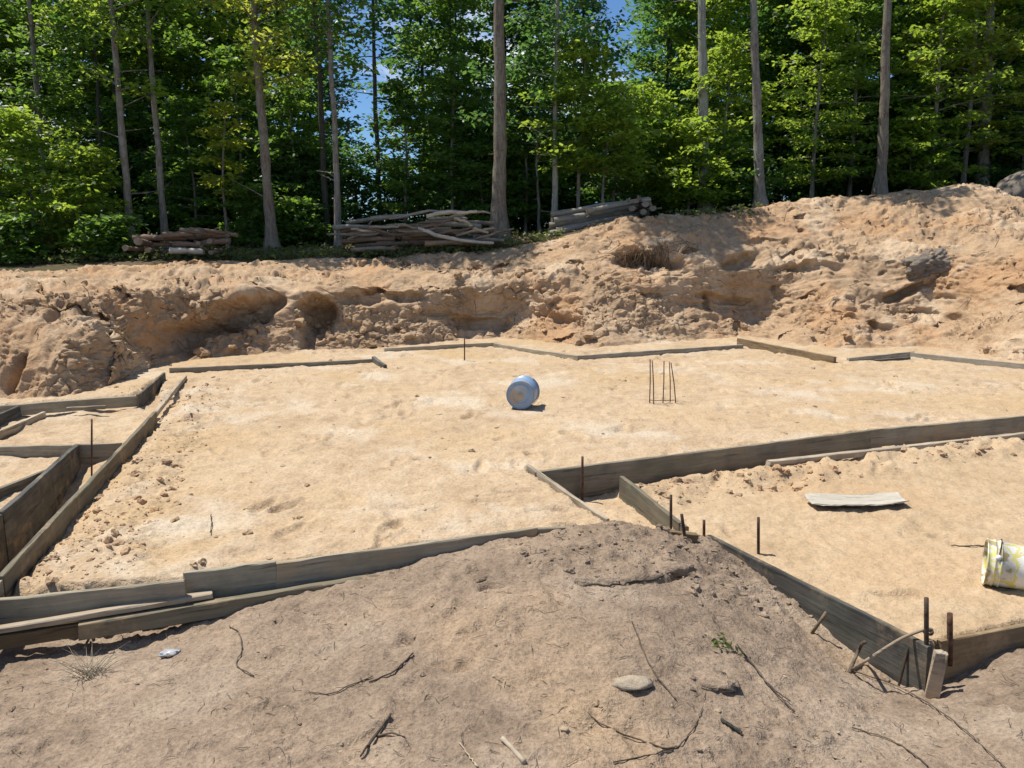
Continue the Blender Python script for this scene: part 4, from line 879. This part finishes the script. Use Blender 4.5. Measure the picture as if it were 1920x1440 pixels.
for row, (y_, step) in enumerate([(24.6, 112), (26.8, 115), (29.5, 115), (34, 115)]):
    px_ = -420 + rr_.uniform(0, 80)
    while px_ < 2350:
        yy = y_ + rr_.uniform(-1, 1); jx = px_ + rr_.uniform(-30, 30); px_ += step * rr_.uniform(.8, 1.25)
        if (620 < jx < 1260 and row > 0 and rr_.random() < .52) or abs(jx - 685) < 90 or (abs(jx - 1180) < 60 and row > 0) or (abs(jx - 1010) < 50 and row > 1) or (abs(jx - 840) < 35 and row > 1): continue
        left_or_right = 1.0 if (jx < 560 or jx > 1300) else .0
        k = rr_.choice([0, 2, 1] if not left_or_right else [3, 1, 2, 3])
        dup(protos[k], at(jx, yy), rr_.uniform(0, 6.28), rr_.uniform(.85, 1.05) * (1, 1, 1.15, 1.3)[row], label=where(jx, row, ('dark tree', 'green tree', 'dense dark tree', 'bright green tree')[k]))
bush = tree('wood_shrub', 'dark undergrowth shrub in the shade just behind the straight brown tree', 'shrub', at(520, 22.5), 700, 'bark_dark', 'leaf_dark', group='undergrowth shrubs in the wood', h=2.6, r=.04, c0_=.04, nb=36, lmax=1.6, lmin=.6, nspray=5, nleaf=28, size=.17, elev=(-.1, .5), spray=.36, flat=.1, sides=6)
for row, (y_, step) in enumerate([(22.6, 105), (26, 110), (31, 100)]):
    px_ = -350
    while px_ < 2300:
        jx = px_ + rr_.uniform(-30, 30); px_ += step * rr_.uniform(.8, 1.2)
        if abs(jx - 680) < 60 and row > 0: continue
        dup(bush, at(jx, y_ + rr_.uniform(-.8, .8)), rr_.uniform(0, 6.28), rr_.uniform(.7, 1.25) * (1.15 if row > 1 else 1), label=where(jx, row, 'dark shrub'))

M['dead_leaf'] = leaf('dead_leaf_mat', (.16, .10, .055), (.28, .19, .10), (.2, .12, .05), (.3, .2, .1), .2)
rg = np.random.RandomState(19); dl = []
for k in range(5200):
    px_ = rg.uniform(-150, 1450); y_ = 17.3 + abs(rg.normal(0, 1.6)); xx = D(px_, 450, y_)[0]; dl.append((xx, y_, drop(xx, y_) + .012))
tag(link('fallen_leaves', leaf_mesh('fallen_leaves', leaves(np.array(dl), .085, rg, .35, .0), M['dead_leaf'])), kind='stuff')
# weeds and grass on the edge of the bank
mbV = []; rg = np.random.RandomState(9)
for k in range(1500):
    px_ = -100 + 1160 * rg.uniform() ** 1.5; px_ = px_ if rg.uniform() < .97 else rg.uniform(1240, 1420); y_ = 17.2 + abs(rg.normal(0, .9)); xx = D(px_, 450, y_)[0]
    zz = drop(xx, y_); n_ = rg.randint(3, 9); c = np.array([xx, y_, zz]) + np.c_[rg.normal(0, .06, n_), rg.normal(0, .06, n_), rg.uniform(0, .14, n_)]; mbV.append(leaves(c, .10, rg, 1.0, -.2))
tag(link('weeds', leaf_mesh('weeds', np.concatenate(mbV), M['weed'])), kind='stuff')
def weed(name, label, px, py, n, sp, hgt, m, size=.04):
    c0 = hit(px, py); c = np.c_[rg.normal(0, sp, n), rg.normal(0, sp, n), rg.uniform(.0, hgt, n)]
    return tag(link(name, leaf_mesh(name, leaves(c, size, rg, .9, -.1), M[m]), loc=c0), label, 'weed')
weed('green_weed', 'small green weed sprouting on the brown soil slope', 1358, 1212, 34, .030, .04, 'weed', .032)
mb = MB(); c0 = hit(165, 1268)
for k in range(60):
    a_ = rg.uniform(0, 6.28); l_ = rg.uniform(.05, .16); d_ = np.array([math.cos(a_), math.sin(a_), rg.uniform(.2, 1.2)]) * l_; b0 = np.r_[rg.normal(0, .03, 2), 0]
    V, Fs = tube([b0, b0 + d_ * .6, b0 + d_ + [0, 0, -.03]], [.0014, .0012, .0006], 4, cap=False); mb.add(V, Fs)
M['cut_wood'] = wood('cut_end_mat', (.18, .135, .09), (.30, .235, .17), (.42, .345, .265))
M['dry'] = wood('dry_grass_mat', (.14, .12, .09), (.24, .21, .16), (.34, .30, .23))
tag(link('dry_tuft', mb.mesh('dry_tuft', M['dry']), loc=c0), 'grey tuft of dry grass in the soil below the leaning stick', 'grass')

# ------------------------------------------------------------------ log piles
def log_mesh(l_, r_, bend, m, seed, sides=9):
    rg_ = np.random.RandomState(seed); t_ = np.linspace(-.5, .5, 9); pts = np.stack([t_ * l_, bend * np.sin((t_ + .5) * rg_.uniform(2.5, 5)) + 0, bend * .6 * np.cos(t_ * rg_.uniform(3, 6))], 1)
    mb = MB(); V, Fs = tube(pts, r_ * (1 + rg_.uniform(-.16, .16, 9)) * np.linspace(1.1, .82, 9), sides, wob=.14, rng=rg_); mb.add(V, Fs)
    for q in range(rg_.randint(0, 3)):
        i = rg_.randint(2, 7); a_ = rg_.uniform(0, 3.1); d_ = np.array([rg_.uniform(-.4, .8), math.cos(a_), math.sin(a_)]) * r_ * rg_.uniform(1.6, 2.8); V, Fs = tube([pts[i], pts[i] + d_], [r_ * .4, r_ * .28], 6); mb.add(V, Fs)
    return mb
def log(label, px, py, y_, l_, r_, yaw, pit, m, bend=.02, seed=0, group=None, name='log'):
    c = D(px, py, y_); me = log_mesh(l_, r_, bend, m, seed).mesh(name, M[m]); me.materials.append(M['cut_wood'])
    for f in me.polygons:
        if len(f.vertices) > 4: f.material_index = 1; f.use_smooth = False
    o = link(name, me, loc=c, rot=(0, -pit, yaw)); o.scale = (1, 1.05, .82); return tag(o, label, 'log', group)
g1 = 'short cut logs in the small pile'
lr = random.Random(12)
# small pile: rows of short logs, ends and sides showing
n1 = [(262, 466, 1), (285, 468, 1), (310, 470, 0), (300, 456, 0), (272, 452, 1), (330, 455, 0), (290, 443, 0), (318, 444, 0), (345, 443, 0), (372, 441, 0), (398, 440, 0), (360, 431, 0), (390, 430, 0), (412, 436, 0), (400, 452, 0), (380, 455, 1), (352, 456, 0), (410, 470, 1), (335, 437, 0), (410, 448, 1)]
def layer_labels(items, cuts, names, fmt):
    out_ = {}
    for li in range(len(names)):
        mem = sorted([k for k, it in enumerate(items) if cuts[li] <= it[1] < cuts[li + 1]], key=lambda k: items[k][0])
        for q, k in enumerate(mem): out_[k] = fmt % (ORD[q], names[li])
    return out_
lab1 = layer_labels(n1, [0, 438, 447, 460, 999], ['top', 'second', 'third', 'lowest'], '%s log from the slim grey tree in the %s layer of the small pile')
for k, (px_, py_, endon) in enumerate(n1):
    log(lab1[k], px_, py_ + 3, 17.35 + lr.uniform(0, .5), lr.uniform(.55, .95), lr.uniform(.05, .085), (lr.uniform(1.1, 1.9) if endon else lr.uniform(-.35, .35)), lr.uniform(-.12, .12), lr.choice(['red_log', 'red_log', 'old_log']), .015, 900 + k, g1)
log('pale barkless log lying in front of the small pile', 351, 471, 17.0, .72, .085, .06, -.04, 'white_log', .01, 930, g1)
g2 = 'long crooked logs in the wide pile'
n2 = [(700, 408, 1.3, .06, .1), (730, 404, .9, .07, .06), (690, 424, 1.3, .08, .05), (660, 422, .9, .07, 0), (740, 440, 1.9, .085, .06), (800, 428, 1.8, .09, -.03), (690, 446, 1.2, .07, .06), (850, 418, 1.3, .08, -.05), (895, 415, .8, .07, 0), (870, 436, 1.2, .07, -.12), (820, 443, 1.6, .07, -.04), (760, 421, 1.2, .06, .05), (905, 430, .7, .06, .1), (780, 452, 1.8, .07, .03), (720, 455, 1.3, .06, .06), (860, 452, 1.5, .07, 0), (680, 434, 1.0, .06, .05), (905, 446, 1.0, .055, .0), (700, 463, 1.0, .07, .04), (840, 406, .9, .05, .02)]
lab2 = layer_labels(n2, [0, 412, 432, 445, 999], ['top', 'second', 'third', 'lowest'], '%s log from the slender pale tree in the %s layer of the wide pile')
for k, (px_, py_, l_, r_, p_) in enumerate(n2):
    log(lab2[k], px_, py_ + 4, 17.6 + lr.uniform(0, .6) - (.25 if py_ > 440 else 0), l_, r_, lr.uniform(-.2, .2), p_, lr.choice(['old_log', 'old_log', 'stack_log', 'red_log']), .03, 950 + k, g2)
for k in range(16):
    px_ = 660 + k * 16.5 + lr.uniform(-6, 6); py_ = 400 + 14 * abs(k - 9) / 9 + lr.uniform(-4, 34); a_ = lr.uniform(-.5, .5); l_ = lr.uniform(.5, 1.3); c_ = D(px_, py_, 17.35 + lr.uniform(-.1, .3)); d_ = np.array([math.cos(a_), lr.uniform(-.3, .3), lr.uniform(-.25, .3)]) * l_ / 2
    strand('branch', ('%s thin branch from the slender pale tree tangled over the wide pile' % (ORD + ['eleventh', 'twelfth', 'thirteenth', 'fourteenth', 'fifteenth', 'sixteenth'])[k]), 'branch', [c_ - d_, c_ + [0, 0, lr.uniform(-.08, .08)], c_ + d_ * .5 + [0, 0, lr.uniform(-.06, .06)], c_ + d_], .03, lr.choice(['old_log', 'pale_twig', 'stack_log', 'red_log']), jit=.008, rad=[.022, .034, .03, .018], group='thin branches over the wide pile', sub=3)
strand('crooked_branch', 'pale bent branch draped over the front of the wide log pile', 'branch', [D(785, 428, 17.3), D(800, 434, 17.25), D(830, 444, 17.2), D(870, 452, 17.2), D(925, 455, 17.2)], .035, 'white_log', jit=.006, rad=[.03, .045, .04, .03])
strand('crooked_branch', 'pale branch along the top of the wide log pile', 'branch', [D(800, 406, 17.6), D(840, 396, 17.6), D(870, 400, 17.6), D(895, 396, 17.6)], .045, 'white_log', jit=.006, rad=[.05, .05, .04, .035])
strand('crooked_branch', 'pale forked branch slanting down near the thickest trunk', 'branch', [D(852, 410, 17.5), D(875, 416, 17.45), D(890, 430, 17.4), D(915, 436, 17.35)], .04, 'pale_twig', jit=.006, rad=[.035, .04, .04, .03])
g3 = 'straight grey logs in the sloping stack'
for k, (px_, py_, l_, r_) in enumerate([(1125, 386, 2.3, .085), (1130, 397, 2.3, .09), (1118, 407, 2.2, .085), (1130, 413, 2.2, .08), (1110, 421, 2.0, .08), (1100, 430, 1.8, .08), (1160, 383, 1.5, .07)]):
    log(('topmost long', 'second from top', 'third from top', 'middle', 'third from bottom', 'lowest', 'short upper')[k] + ' straight grey log in the sloping stack by the thin pale tree', px_, py_ + 2, 18.1 - k * .04, l_, r_, lr.uniform(-.06, .06) + .12, .17 + lr.uniform(-.02, .02), 'stack_log', .012, 990 + k, g3)
for k, (px_, py_) in enumerate([(1200, 378), (1214, 384), (1190, 392), (1225, 392), (1205, 398)]):
    log(ORD[(1, 3, 0, 4, 2)[k]] + ' stubby log end, counted along the upper end of the sloping stack', px_, py_, 17.9, .5, .07, 1.3 + lr.uniform(-.3, .3), 0, 'old_log', .01, 1010 + k, g3)
